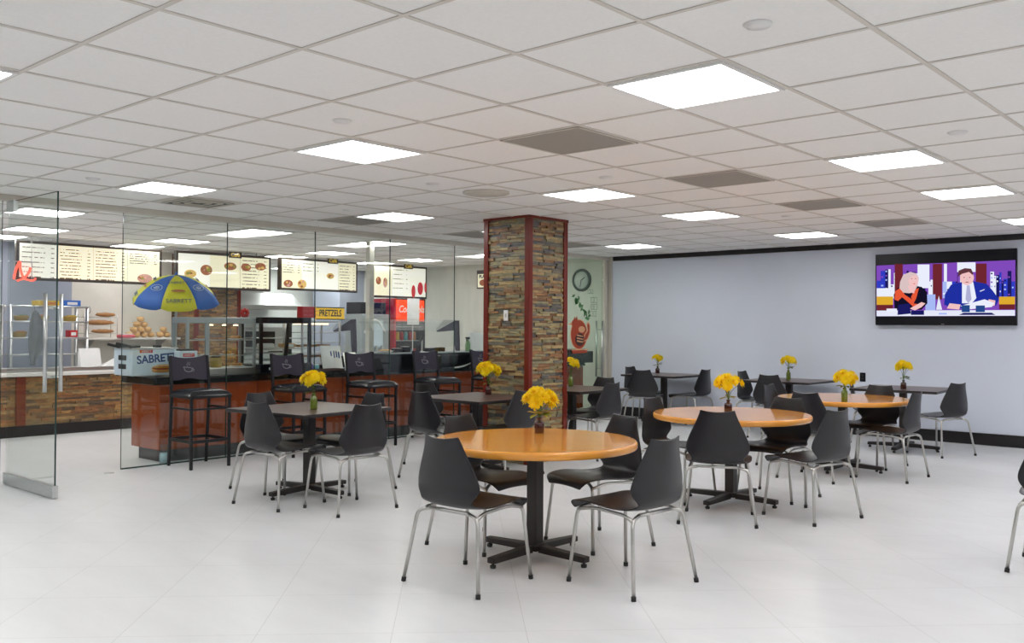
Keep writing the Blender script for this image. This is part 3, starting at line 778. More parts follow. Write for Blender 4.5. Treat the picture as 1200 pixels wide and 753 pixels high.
# woman
poly([(262, 520), (255, 400), (290, 345), (360, 320), (470, 340), (512, 380), (515, 470), (470, 520)], 'black')
poly([(262, 440), (265, 375), (310, 345), (340, 400), (400, 440), (410, 470), (470, 480), (420, 510), (380, 470), (320, 420), (290, 450)], 'orange')
poly([(390, 420), (420, 360), (450, 350), (430, 430), (410, 470)], 'orange')
poly([(380, 510), (470, 460), (500, 470), (470, 500), (420, 525)], 'skin')
poly([(300, 350), (305, 300), (330, 245), (385, 222), (430, 235), (450, 270), (440, 330), (420, 370), (380, 390), (330, 385)], 'blond')
ell(408, 290, 38, 52, 'skin'); poly([(365, 330), (420, 340), (415, 390), (380, 385)], 'skin')
ell(395, 275, 4, 3, 'black', 8); ell(425, 275, 4, 3, 'black', 8); ell(415, 315, 9, 3, 'orange', 10)
poly([(310, 350), (325, 265), (385, 228), (435, 245), (395, 255), (370, 290), (362, 360)], 'blond')
# man
poly([(640, 480), (645, 400), (690, 325), (770, 302), (860, 300), (945, 320), (985, 370), (1030, 440), (1010, 490), (900, 510), (700, 510)], 'suit')
poly([(770, 310), (850, 305), (872, 430), (840, 470), (770, 470)], 'white')
poly([(805, 330), (825, 330), (838, 440), (815, 470), (795, 440)], 'tie')
ell(805, 270, 50, 58, 'skin')
poly([(740, 262), (745, 215), (790, 195), (835, 200), (850, 235), (846, 250), (820, 225), (770, 240)], 'hair')
ell(785, 268, 6, 3, 'black', 8); ell(826, 268, 6, 3, 'black', 8); ell(806, 305, 14, 3, 'red', 10); poly([(803, 270), (810, 270), (814, 290), (800, 290)], 'blond')
poly([(895, 375), (930, 360), (930, 366), (900, 380)], 'white')
poly([(660, 510), (680, 470), (760, 480), (750, 520)], 'skin'); poly([(930, 500), (960, 440), (1005, 450), (1000, 490)], 'skin')
poly([(760, 490), (930, 440), (1000, 470), (980, 500), (800, 520)], 'white')
rect(118, 525, 1138, 569, 'desk')
poly([(290, 480), (380, 470), (390, 550), (285, 560)], 'navy'); rect(390, 525, 490, 560, 'navy'); rect(600, 545, 660, 558, 'pale')
rect(768, 485, 826, 540, 'mug'); rect(868, 488, 932, 540, 'mug'); poly([(740, 566), (780, 545), (980, 545), (1010, 566)], 'navy')
rect(198, 510, 280, 535, 'white'); rect(118, 562, 1138, 569, 'white')
sc_.build('screen', tv)

# ------------------------------------------------------------------ bar counter
BX0, BX1, BY0, BY1 = -9.50, -8.90, 4.62, 11.75
bar = thing('bar_counter', 'long mahogany bar with black granite top behind the glass wall', 'counter', (BX1, BY0, 0))
L = BY1 - BY0; D = BX1 - BX0
b = MB(); b.box((-D, 0, .13), (0, L, .80), 'redwood'); b.build('wood_front', bar, bevel=0.004)
b = MB()
yy = 1.15
while yy < L: b.box((-.004, yy - .004, .14), (.003, yy + .004, .79), 'redtrim'); yy += 1.18
b.build('panel_joint', bar)
MB().box((-D + .05, .06, 0), (-.06, L, .13), 'toekick').build('toe_kick', bar)
MB().box((-D - .06, -.09, .80), (.045, 3.05, .875), 'granite').build('granite_top', bar, bevel=0.006)
MB().box((-D - .06, 3.05, .80), (.045, L, .83), 'granite').build('granite_top', bar, bevel=0.004)
r_ = MB(); r_.box((-.30, 3.06, .83), (.03, L, 1.055), 'darkpanel')
for q in range(5): r_.box((.026, 3.25 + q * .85, .845), (.034, 3.95 + q * .85, 1.03), 'granite')
r_.build('raised_panel', bar, bevel=0.004)
MB().box((-.34, 3.04, 1.055), (.05, L, 1.072), 'silver').build('ledge', bar, bevel=0.003)

# bar stools
def make_stool(label):
    root = thing('bar_stool', label, 'stool', (0, 0, 0), 0, 'black bar stools along the bar')   # faces local +X
    hw = .205
    for s in (-1, 1):
        MB().box((.185, s * hw - .0135 - .0, 0), (.212, s * hw + .0135, .70), 'stoolframe').build('leg', root, bevel=0.003)
        b = MB()
        pts = [(-.25, 0), (-.222, 0), (-.172, .70), (-.185, .86), (-.222, 1.10), (-.246, 1.10), (-.212, .86), (-.20, .70)]
        vs = [(x, s * hw - .0125, z) for x, z in pts] + [(x, s * hw + .0125, z) for x, z in pts]; n = len(pts)
        fs = [(0, 1, 2, 7), (7, 2, 3, 6), (6, 3, 4, 5), (n + 7, n + 2, n + 1, n), (n + 6, n + 3, n + 2, n + 7), (n + 5, n + 4, n + 3, n + 6)] + [((i + 1) % n, i, n + i, n + (i + 1) % n) for i in range(n)]
        b.add(vs, fs, 'stoolframe'); b.build('leg', root, bevel=0.003)
        MB().box((-.225, s * hw - .009, .255), (.19, s * hw + .009, .285), 'stoolframe').build('stretcher', root)
        MB().box((-.19, s * hw - .008, .575), (.19, s * hw + .008, .595), 'stoolframe').build('stretcher', root)
    MB().box((.188, -hw, .255), (.21, hw, .285), 'stoolframe').build('foot_rail', root)
    MB().box((-.238, -hw, .255), (-.218, hw, .285), 'stoolframe').build('stretcher', root)
    MB().box((.19, -hw, .575), (.206, hw, .595), 'stoolframe').build('stretcher', root)
    MB().box((-.205, -.222, .69), (.215, .222, .715), 'stoolframe').build('seat_frame', root)
    # padded seat
    c_ = MB(); N = 14; vs = []; fs = []
    for i in range(N + 1):
        for j in range(N + 1):
            u = -1 + 2 * i / N; v = -1 + 2 * j / N
            e = (1 - abs(u) ** 6) * (1 - abs(v) ** 6)
            vs.append((u * .215 + .005, v * .226, .715 + .052 * max(0, e) ** .35 + .012 * (1 - u * u) * (1 - v * v)))
    for i in range(N):
        for j in range(N):
            a = i * (N + 1) + j; fs.append((a, a + N + 1, a + N + 2, a + 1))
    c_.add(vs, fs, 'vinyl', True); c_.build('seat_cushion', root)
    # solid back with a dipped top edge and a cut arch
    b = MB(); n = 16; vs = []; fs = []
    for i in range(n + 1):
        t = -1 + 2 * i / n; y = t * (hw - .01); bow = -.022 * (1 - t * t)
        zt = 1.075 + .03 * abs(t) ** 2.2; zb = .853 + (.018 * (1 - min(1, abs(t) / .55) ** 2) if abs(t) < .55 else 0)
        for z, f_ in ((zb, (zb - .85) / .25), (zt, 1)):
            xx = -.192 - (z - .85) * .16 + bow
            vs += [(xx, y, z), (xx - .012, y, z)]
    for i in range(n):
        a = 4 * i; q = 4 * (i + 1)
        fs += [(a, a + 2, q + 2, q), (a + 1, q + 1, q + 3, a + 3), (a + 2, a + 3, q + 3, q + 2), (a, q, q + 1, a + 1)]
    fs += [(0, 1, 3, 2), (4 * n, 4 * n + 2, 4 * n + 3, 4 * n + 1)]
    b.add(vs, fs, 'stoolback', False); o = b.build('backrest', root)
    # engraved cup-and-steam mark on both faces
    g = MB()
    for off in (-.0014, .0):
        for s, xo in ((1, .0005), (-1, -.0126)):
            def at(y, z): return (-.192 - (z - .85) * .16 - .022 * (1 - (y / (hw - .01)) ** 2) + xo, y * 1.0, z)
        break
    for xo in (.0012, -.0132):
        def at(y, z): return (-.192 - (z - .85) * .16 - .022 * (1 - (y / (hw - .01)) ** 2) + xo, y, z)
        g.tube([at(*p) for p in ((-.062, .982), (-.045, .986), (-.03, .978), (-.012, .985), (.005, .972), (.022, .98), (.04, .966), (.05, .972))], .0022, 'etch', 6)
        g.tube([at(*p) for p in ((-.05, .978), (-.045, .952), (-.02, .936), (.01, .934), (.032, .945), (.04, .965))], .0022, 'etch', 6)
        g.tube([at(*p) for p in ((.04, .962), (.058, .957), (.055, .94), (.03, .94))], .0018, 'etch', 6)
        g.tube([at(*p) for p in ((-.01, .995), (-.02, 1.01), (.0, 1.02), (-.008, 1.035))], .0015, 'etch', 6)
        g.tube([at(*p) for p in ((.012, .995), (.004, 1.008), (.02, 1.018), (.012, 1.03))], .0015, 'etch', 6)
    g.build('engraved_mark', o, label='pale engraved coffee cup mark')
    return root
SX = -8.455
st = ['leftmost black bar stool, standing before the left end of the bar', 'second black bar stool from the left, behind the square table flowers', 'black bar stool in the middle of the row, right of the left square table',
      'fourth black bar stool from the left, above the chair at the pillar table', 'fifth black bar stool, partly behind the flowers at the pillar table']
s0 = make_stool(st[0]); s0.location = (SX, 4.82, 0)
for y, l in zip((6.0, 7.03, 8.10, 9.15), st[1:]): dup(s0, (SX, y, 0), 0, l)

# ------------------------------------------------------------------ things on and around the bar
# hot dog steamer box
hd = thing('hot_dog_steamer', 'pale blue hot dog steamer box with navy lettering on the bar end', 'steamer', (-9.17, 4.58, .876))
MB().box((-.30, -.17, .012), (.10, .32, .285), 'palebluemetal').build('body', hd, bevel=0.008)
f = MB()
for x in (-.27, .07):
    for y in (-.14, .29): f.lathe([(.014, 0), (.016, .012)], 'rubber', 10, (x, y, 0))
f.build('feet', hd)
MB().box((-.31, -.18, .285), (.11, .33, .297), 'steel').build('lid', hd, bevel=0.003)
h = MB()
for y in (-.05, .18): h.box((-.1, y - .03, .297), (-.02, y + .03, .32), 'rubber')
h.build('lid_handle', hd, bevel=0.004)
t = MB(); t.text('SABRETT', .115, 'navy', onX(.1005, .10, .185) @ Matrix.Rotation(R(4), 4, 'Z'), bold=.003, sx=.95); t.build('lettering', hd)
t = MB(); t.text('SABRETT', .026, 'paper', onX(.1035, -.02, .262), sx=1.0); t.add([(.1008, -.09, .247), (.1008, .05, .247), (.1008, .05, .277), (.1008, -.09, .277)], [(0, 1, 2, 3)], 'red'); t.build('red_label', hd)
pic = MB()
pic.ball((.102, .17, .085), .002, .135, .040, 'roll', 20, 10); pic.ball((.1025, .17, .062), .0025, .13, .024, 'bun', 20, 10); pic.ball((.104, .17, .086), .002, .125, .017, 'sausage', 20, 8)
pic.tube([(.1068, .07 + i * .02, .091 + .004 * (-1) ** i) for i in range(11)], .003, 'mustard', 6); pic.build('hot_dog_picture', hd)
e_ = MB(); e_.box((-.24, -.172, .03), (.05, -.168, .27), 'palebluemetal')
for z in (.08, .17): e_.box((-.18, -.178, z), (-.02, -.17, z + .05), 'rubber')
e_.build('end_panel', hd)
for (x, dz) in ((-.16, 0), (.03, .01)):
    h = MB(); h.tube(bend([(x, -.1, .29), (x, -.15, .30 + dz), (x, -.30, .335 + dz)], .02), .015, 'rubber', 10); h.build('tong_handle', hd)
# second small steamer box
hb = thing('condiment_box', 'small pale blue box with red label behind the leftmost bar stool', 'box', (-8.965, 4.93, .876))
MB().box((-.045, -.10, 0), (.08, .10, .265), 'palebluemetal').build('body', hb, bevel=0.006)
MB().box((-.035, -.08, .265), (.06, .08, .285), 'rubber').build('lid', hb, bevel=0.004)
t = MB(); t.add([(.0808, -.065, .205), (.0808, .065, .205), (.0808, .065, .24), (.0808, -.065, .24)], [(0, 1, 2, 3)], 'red'); t.text('SABRETT', .027, 'paper', onX(.0815, 0, .2225)); t.build('red_label', hb)
# umbrella
um = thing('cart_umbrella', 'blue and yellow striped umbrella standing over the bar end', 'umbrella', (-9.455, 5.09, .876))
MB().lathe([(.06, 0), (.06, .012), (.02, .02), (.018, .05)], 'steel', 20).build('stand', um)
MB().tube([(0, 0, .02), (0, 0, 1.09)], .012, 'steel', 12).build('pole', um)
N = 8; RU = .475; zt = 1.085; zr = .825
a0 = R(-46.8)
cdir = Vector((.88, -.475, 0)).normalized(); TILT = Matrix.Translation((0, 0, .95)) @ Matrix.Rotation(R(12), 4, Vector((0, 0, 1)).cross(cdir)) @ Matrix.Translation((0, 0, -.95))
for i in range(N):
    g = MB(); G1 = 10; G2 = 6; vs = []; fs = []
    for p in range(G1 + 1):
        q = p / G1
        for j in range(G2 + 1):
            a = a0 + (i + j / G2) * 2 * PI / N; w_ = j / G2 * 2 - 1
            rr_ = RU * q * (1 - .045 * (1 - w_ * w_) * q) * (math.cos(PI / N) / math.cos(abs(w_) * PI / N) * .4 + .6)
            z = zt - (zt - zr) * (q ** 2.1) - .012 * (1 - w_ * w_) * q
            if p == G1: z -= .05 - .02 * abs(w_) ** 6
            vs.append((rr_ * math.cos(a), rr_ * math.sin(a), z))
    for p in range(G1):
        for j in range(G2):
            k_ = p * (G2 + 1) + j; fs.append((k_, k_ + G2 + 1, k_ + G2 + 2, k_ + 1))
    g.add(vs, fs, 'umbblue' if i % 2 else 'umbyellow', True, TILT); o = g.build('canopy_panel', um, label='blue canopy panel' if i % 2 else 'yellow canopy panel with lettering')
    sd = o.modifiers.new('t', 'SOLIDIFY'); sd.thickness = .004
    am = a0 + (i + .5) * 2 * PI / N
    def put(txt, q, size, m, sx=1.0, dz=0.0):
        r1 = RU * q * .93; z = zt - (zt - zr) * (q ** 2.1) - .008 * q + .018
        slope = math.atan2((zt - zr) * 2.1 * q ** 1.1, RU * .95)
        c0 = Vector((r1 * math.cos(am), r1 * math.sin(am), z))
        X_ = Vector((-math.sin(am), math.cos(am), 0)); Dn = Vector((math.cos(am) * math.cos(slope), math.sin(am) * math.cos(slope), -math.sin(slope))); Nn = X_.cross(-Dn)
        return TILT @ Matrix(((X_.x, -Dn.x, Nn.x, c0.x), (X_.y, -Dn.y, Nn.y, c0.y), (X_.z, -Dn.z, Nn.z, c0.z), (0, 0, 0, 1)))
    mk = MB()
    if i % 2 == 0:
        mk.text('SABRETT', .052, 'navy', put('', .50, 0, 0)); mk.text('SABRETT', .066, 'navy', put('', .93, 0, 0))
        T = put('', .72, 0, 0); mk.ball((0, 0, 0), .075, .018, .004, 'bun', 16, 6, T); mk.ball((0, .002, .004), .068, .007, .003, 'sausage', 16, 6, T)
    else:
        T = put('', .68, 0, 0)
        mk.tube([(.07 * math.cos(a * PI / 12), .042 * math.sin(a * PI / 12), 0) for a in range(24)], .0028, 'palebluemetal', 6, closed=True, T=T)
        for yy_, wl in ((.014, .05), (-.002, .08), (-.018, .05)): mk.box((-wl / 2, yy_ - .003, -.002), (wl / 2, yy_ + .003, .002), 'palebluemetal', T)
    mk.build('canopy_mark', o)
MB().lathe([(.014, 1.085), (.016, 1.10), (.006, 1.12), (.002, 1.125)], 'umbblue', 12, T=TILT).build('finial', um)

# silver glass display case
sc = thing('glass_display_case', 'silver framed glass display case with shelves on the bar', 'display case', (-9.18, 5.40, .876))
W2, D2, H2 = .42, .16, .62
f = MB()
MB().box((-D2, -W2, .0), (D2, W2, .07), 'steel').build('base', sc, bevel=0.004)
MB().box((-D2, -W2, H2 - .065), (D2, W2, H2), 'silver').build('top_panel', sc, bevel=0.004)
for x in (-D2, D2 - .026):
    for y in (-W2, W2 - .03): MB().box((x, y, .07), (x + .026, y + .03, H2 - .065), 'silver').build('post', sc)
MB().box((D2 - .026, -.20, .07), (D2, -.155, H2 - .065), 'silver').build('post', sc)
for z in (.20, .37):
    s_ = MB(); s_.box((-D2 + .02, -W2 + .01, z), (D2 - .03, W2 - .01, z + .006), 'glassthin'); s_.box((D2 - .034, -W2 + .02, z - .003), (D2 - .028, W2 - .02, z + .009), 'steel'); s_.build('shelf', sc)
g = MB(); g.box((D2 - .012, -W2 + .02, .07), (D2 - .008, W2 - .02, H2 - .065), 'glassthin'); g.box((-D2 + .01, -W2 + .004, .07), (D2 - .01, -W2 + .008, H2 - .065), 'glassthin'); g.box((-D2 + .01, W2 - .008, .07), (D2 - .01, W2 - .004, H2 - .065), 'glassthin'); g.build('glass', sc)
for y in (-.05, .12, .26): 
    l_ = MB(); l_.lathe([(.028, -.012), (.028, 0), (.01, .004)], 'warm', 12, (0, y, H2 - .078)); l_.build('case_lamp', sc)
def jar(x, y, z, r, h, m, name, label, cat, lid='white', group=None):
    root = thing(name, label, cat, (x, y, z), 0, group)
    MB().lathe([(r * .92, 0), (r, .006), (r, h * .78), (r * .8, h * .86)], m, 20).build('body', root)
    MB().lathe([(r * .82, h * .86), (r * .84, h * .87), (r * .84, h), (r * .78, h)], lid, 20).build('lid', root)
    return root
jar(-9.18, 5.42, .9475, .06, .125, 'wicker', 'snack_jar', 'yellow brown snack jar inside the silver display case', 'jar', 'signblack')
for i, (y, z) in enumerate(((5.18, 1.0835), (5.25, 1.2535), (5.55, 1.0835), (5.66, 1.2535), (5.68, .9475))):
    root = thing('pastry_plate', ['plate of pastries on the lower left shelf of the silver case', 'plate of pastries on the upper left shelf of the silver case', 'plate of pastries on the lower right shelf of the silver case', 'plate of pastries on the upper right shelf of the silver case', 'plate of pastries on the right floor of the silver case'][i], 'plate', (-9.18, y, z), 0, 'pastry plates in the silver case')
    MB().lathe([(.05, 0), (.085, .008), (.083, .011), (.05, .004)], 'white', 24).build('plate', root)
    for k_ in range(4):
        a = k_ * PI / 2 + i; MB().ball((.035 * math.cos(a), .035 * math.sin(a), .026), .028, .024, .018, 'bun', 12, 6).build('pastry', root)
# black framed warmer
bw = thing('black_warmer_case', 'black framed glass food warmer on the bar, right of the silver case', 'warmer', (-9.15, 6.17, .876))
W2, D2, H2 = .345, .21, .63
MB().box((-D2, -W2, 0), (D2 + .02, W2, .10), 'tvblack').build('base', bw, bevel=0.006)
MB().box((D2 + .02, -W2 + .10, .035), (D2 + .023, -W2 + .16, .06), 'paper').build('label_plate', bw)
MB().box((-D2, -W2, H2 - .07), (D2, W2, H2), 'tvblack').build('hood', bw, bevel=0.006)
for x in (-D2, D2 - .03):
    for y in (-W2, W2 - .035): MB().box((x, y, .10), (x + .03, y + .035, H2 - .07), 'tvblack').build('post', bw)
b = MB(); b.add([(D2 - .02, -.02, .1), (D2 - .02, .02, .1), (D2 - .02, .07, H2 - .07), (D2 - .02, .03, H2 - .07), (D2 - .04, -.02, .1), (D2 - .04, .02, .1), (D2 - .04, .07, H2 - .07), (D2 - .04, .03, H2 - .07)], [(0, 1, 2, 3), (7, 6, 5, 4), (0, 3, 7, 4), (1, 5, 6, 2), (0, 4, 5, 1), (3, 2, 6, 7)], 'tvblack'); b.build('strut', bw)
g = MB(); g.box((D2 - .012, -W2 + .03, .10), (D2 - .008, W2 - .03, H2 - .07), 'glassthin'); g.box((-D2 + .02, -W2 + .006, .10), (D2 - .02, -W2 + .010, H2 - .07), 'glassthin'); g.build('glass', bw)
for z in (.14, .27, .39):
    s_ = MB()
    for q in range(9): s_.tube([(-D2 + .03, -W2 + .05 + q * .074, z), (D2 - .04, -W2 + .05 + q * .074, z)], .003, 'chrome', 6)
    s_.tube([(D2 - .045, -W2 + .03, z), (D2 - .045, W2 - .03, z)], .006, 'chrome', 8); s_.tube([(-D2 + .035, -W2 + .03, z), (-D2 + .035, W2 - .03, z)], .006, 'chrome', 8)
    s_.build('wire_rack', bw)
for i, (y, z, m_) in enumerate(((-.15, .146, 'paper'), (.14, .146, 'greenlabel'), (-.14, .276, 'paper'), (.15, .276, 'roll'))):
    root = thing('wrapped_sandwich', ['wrapped sandwich low at left in the black warmer', 'green wrapped sandwich low at right in the black warmer', 'wrapped sandwich on the left middle rack of the black warmer', 'bread sandwich on the right middle rack of the black warmer'][i], 'sandwich', (-9.15, 6.17 + y, .875 + z), 0, 'sandwiches in the black warmer')
    MB().box((-.06, -.09, 0), (.06, .09, .055), m_).build('wrap', root, bevel=0.02, bseg=3)
    MB().box((.058, -.05, .01), (.062, .05, .042), 'paper').build('label_strip', root)
# pretzel warmer with its signs
pw = thing('pretzel_warmer', 'pretzel warmer with red panel and yellow PRETZELS sign on top', 'warmer', (-9.36, 6.83, .876))
W2, D2, H2 = .29, .2, .60
MB().box((-D2, -W2, 0), (D2, W2, .06), 'tvblack').build('base', pw, bevel=0.004)
MB().box((-D2, -W2, H2 - .03), (D2, W2, H2), 'steel').build('top_panel', pw)
for x in (-D2, D2 - .02):
    for y in (-W2, W2 - .02): MB().box((x, y, .06), (x + .02, y + .02, H2 - .03), 'chrome').build('post', pw)
for z in (.20, .33, .45):
    s_ = MB(); s_.box((-D2 + .01, -W2 + .02, z), (D2 - .01, W2 - .02, z + .008), 'chrome'); s_.build('shelf', pw)
for y in (-.15, .12): MB().box((-.04, y - .1, H2 - .05), (.04, y + .1, H2 - .035), 'warm').build('heat_lamp', pw)
MB().box((D2 - .02, -W2 - .06, H2 + .032), (D2, -.095, H2 + .165), 'red').build('red_panel', pw, bevel=0.003)
rp = MB()
for r0 in range(2):
    for c0 in range(3): rp.tube([(D2 + .001, -W2 + .02 + c0 * .085 + .055 * k_ / 6, H2 + .11 - r0 * .05 + .008 * math.sin(k_ * PI / 6)) for k_ in range(7)], .003, 'pink', 6)
rp.build('pretzel_marks', pw)
s_ = MB(); s_.box((D2 - .02, -.09, H2 + .01), (D2, W2 + .05, H2 + .165), 'signyellow'); s_.build('sign_board', pw)
s_ = MB()
s_.box((D2 - .001, -.09, H2 + .01), (D2 + .003, W2 + .05, H2 + .022), 'signblack'); s_.box((D2 - .001, -.09, H2 + .153), (D2 + .003, W2 + .05, H2 + .165), 'signblack')
s_.text('PRETZELS', .112, 'signblack', onX(D2 + .002, .125, H2 + .088), bold=.003, sx=.70); s_.build('lettering', pw)
for i in range(6):
    y = -.18 + (i % 3) * .17; z = .06 + (.14, .27)[i // 3] + .009
    root = thing('soft_pretzel', ['left pretzel', 'middle pretzel', 'right pretzel'][i % 3] + ' on the ' + ['lower', 'upper'][i // 3] + ' shelf of the pretzel warmer', 'pretzel', (-9.36, 6.83 + y, .875 + z - .06 - .0), 0, 'pretzels in the warmer')
    q = [(.055 * math.sin(t_ * 2) * 1.2, .065 * math.cos(t_ * 3) * (1 if True else 0), .014 + .004 * math.sin(t_ * 5)) for t_ in [k_ * 2 * PI / 28 for k_ in range(28)]]
    MB().tube(q, .012, 'bun', 8, closed=True).build('dough', root)
# menus, cups and papers on the bar
def leaning(name, label, x, y, z, w_, h_, lean, m_, rz=0.0, marks=None):
    root = thing(name, label, 'menu', (x, y, z), rz)
    T = Matrix.Rotation(R(-lean), 4, 'Y')
    MB().box((-.004, -w_ / 2, 0), (.0, w_ / 2, h_), m_, T).build('sheet', root)
    MB().box((-.05, -w_ / 2 + .02, -.0), (-.002, w_ / 2 - .02, .006), m_).build('foot', root)
    if marks:
        g_ = MB()
        for (yy_, zz, ww, hh, mm) in marks: g_.box((.0003, yy_ - ww / 2, zz - hh / 2), (.0012, yy_ + ww / 2, zz + hh / 2), mm, T)
        g_.build('print', root)
leaning('menu_card', 'white and blue printed card leaning on the bar between the stools', -9.06, 6.93, .8785, .30, .30, 14, 'paper', marks=[(.08, .19, .02, .08, 'navy'), (.045, .19, .018, .09, 'navy'), (.115, .18, .022, .08, 'navy'), (.0, .20, .02, .06, 'navy')])
leaning('menu_card', 'cream menu card leaning in front of the white and blue card', -8.95, 7.13, .8785, .19, .215, 16, 'menuwhite')
jar(-9.09, 6.60, .876, .045, .09, 'purple', 'snack_tub', 'purple tub on the bar beside the leaning cards', 'tub', 'white')
jar(-9.1, 6.70, .876, .04, .075, 'teal', 'snack_tub', 'teal tub on the bar just right of the purple one', 'tub', 'white')
tr = thing('serving_tray', 'wooden serving tray lying on the bar before the leaning cards', 'tray', (-8.95, 6.76, .876))
MB().box((-.10, -.2, 0), (.08, .2, .008), 'walnut').build('base', tr)
t = MB(); t.box((-.10, -.2, .008), (-.09, .2, .022), 'walnut'); t.box((.07, -.2, .008), (.08, .2, .022), 'walnut'); t.box((-.09, -.2, .008), (.07, -.19, .022), 'walnut'); t.box((-.09, .19, .008), (.07, .2, .022), 'walnut'); t.build('rim', tr)
# sneeze guard: two black wing brackets carrying glass
sg = thing('sneeze_guard', 'glass sneeze guard on two black wing shaped brackets above the bar', 'sneeze guard', (-9.17, 7.3, 1.072))
for y in (.04, 1.88):
    poly_ = [(-.035, 0), (.035, 0), (.035, .06), (.02, .425), (-.05, .425), (-.43, .275), (-.40, .262), (-.07, .285), (-.055, .10)]
    vs = [(x, y - .012, z) for x, z in poly_] + [(x, y + .012, z) for x, z in poly_]; n = len(poly_)
    b = MB(); b.add(vs, [tuple(range(n)), tuple(range(2 * n - 1, n - 1, -1))] + [((i + 1) % n, i, n + i, n + (i + 1) % n) for i in range(n)], 'stoolback'); b.build('bracket', sg, bevel=0.002)
T = Matrix.Translation((-.05, 0, .425)) @ Matrix.Rotation(R(-21.5), 4, 'Y')
MB().box((-.40, -.10, .002), (0, 1.97, .009), 'glassthin', T).build('glass_shelf', sg)
MB().box((.022, -.08, .06), (.028, 1.95, .40), 'glassthin').build('front_glass', sg)
# spray bottle, hose and tap
sb = thing('spray_bottle', 'clear spray bottle with green label on the bar ledge left of the pillar', 'bottle', (-8.99, 9.20, 1.072))
MB().lathe([(.035, 0), (.038, .006), (.038, .09), (.030, .12), (.013, .15), (.013, .165)], 'greenlabel', 20).build('body', sb)
h = MB(); h.box((-.012, -.035, .165), (.012, .03, .195), 'rubber'); h.box((-.01, -.05, .18), (.01, -.03, .19), 'rubber'); h.box((-.008, -.03, .13), (.008, -.02, .168), 'rubber'); h.build('trigger_head', sb, bevel=0.003)
hs = MB(); hs.tube(cr_spline([(-8.85, 9.20, 1.092), (-8.82, 9.19, 1.04), (-8.82, 9.12, .93), (-8.82, 8.95, .875), (-8.82, 8.78, .858)], 6), .011, 'hose', 10)
hs.build('white_hose', **tags('white hose curling down the bar front beside the spray bottle', 'hose'))
tp = thing('beer_tap', 'black angled tap handle rising from the bar behind the fourth stool', 'tap', (-9.0, 8.25, 1.072))
MB().lathe([(.04, 0), (.04, .01), (.018, .02), (.018, .06)], 'tvblack', 18).build('base', tp)
MB().tube([(0, 0, .05), (.0, .02, .10), (.01, .12, .22)], .014, 'tvblack', 12).build('lever', tp)
for i, (y, h_) in enumerate(((7.95, .05), (8.09, .07), (8.55, .05), (8.72, .055))):
    root = thing('condiment_tray', ['low black condiment tray at the left end of the raised ledge', 'black condiment tray second along the raised ledge', 'black condiment tray right of the tap', 'black condiment tray before the right bracket of the guard'][i], 'tray', (-9.06, y, 1.072), 0, 'black condiment trays on the ledge')
    MB().box((-.05, -.06, 0), (.05, .06, h_), 'tvblack').build('body', root, bevel=0.006)
    MB().box((-.04, -.05, h_), (.04, .05, h_ + .006), 'steel').build('lid', root)
# stacked white bowls
bo = thing('bread_plate', 'white plate of flat bread on the ledge under the sneeze guard', 'plate', (-9.05, 7.74, 1.072))
MB().lathe([(.06, 0), (.11, .02), (.108, .024), (.06, .006)], 'white', 28).build('plate', bo); MB().ball((0, 0, .028), .085, .085, .018, 'roll', 16, 6).build('bread', bo)
# paper bag or napkin box by the pillar
nb = thing('paper_bag', 'white paper bag standing on the bar right of the sneeze guard bracket', 'bag', (-9.25, 9.50, 1.072) if False else (-9.05, 9.42, 1.072))
MB().add([(-.05, -.10, 0), (.05, -.10, 0), (.05, .10, 0), (-.05, .10, 0), (-.03, -.12, .26), (.03, -.12, .27), (.02, .13, .25), (-.02, .13, .24)], [(0, 3, 2, 1), (0, 1, 5, 4), (1, 2, 6, 5), (2, 3, 7, 6), (3, 0, 4, 7), (4, 5, 6, 7)], 'paper').build('bag_body', nb, bevel=0.008)
MB().box((.03, -.08, .262), (.034, .08, .268), 'cream').build('fold', nb)
# pale square post on the bar
po = thing('steel_post', 'pale square post rising from behind the bar to the cafe ceiling', 'post', (-9.66, 7.99, 0))
MB().box((-.04, -.04, .012), (.04, .04, CZ - .02), 'cream').build('shaft', po, bevel=0.004)
MB().box((-.06, -.06, 0), (.06, .06, .012), 'cream').build('foot_plate', po); MB().box((-.06, -.06, CZ - .02), (.06, .06, CZ), 'cream').build('top_plate', po)
# glass jar on the floor behind the glass
gj = thing('glass_floor_vase', 'clear glass vase on the floor at the left end of the bar', 'vase', (-8.865, 4.66, 0))
MB().lathe([(.045, 0), (.05, .01), (.056, .10), (.05, .15), (.042, .175), (.046, .195), (.043, .195)], 'clear', 24).build('body', gj)
MB().lathe([(.040, .012), (.045, .06), (.04, .11)], 'palebluemetal', 20).build('filling', gj)

# ------------------------------------------------------------------ stone faced serving counter and what stands on it
CX = -12.2
sc2 = thing('serving_counter', 'serving counter faced in brown ledge stone with white top, left behind the glass', 'counter', (CX, 1.0, 0))
LY = 6.1
MB().box((-.75, 0, .12), (-.03, LY, .75), 'mortar').build('carcass', sc2)
s_ = MB(); stack_stone(s_, (-.03, 0, 0), (0, 1, 0), (1, 0, 0), LY, .14, .75, 'brownstone', .02, .045, .08, .3, .003, .026)
stack_stone(s_, (-.75, LY, 0), (1, 0, 0), (0, 1, 0), .72, .14, .75, 'brownstone', .02, .045, .08, .3, .003, .026); s_.build('stone_cladding', sc2)
MB().box((-.75, 0, 0), (.01, LY + .02, .14), 'black').build('base', sc2, bevel=0.004)
MB().box((-.80, -.02, .755), (.05, LY + .05, .80), 'solid').build('worktop', sc2, bevel=0.006)
tr2 = MB(); tr2.box((-.35, 3.2, .80), (-.05, 5.9, .855), 'steel'); tr2.build('steel_rail', sc2, bevel=0.004)
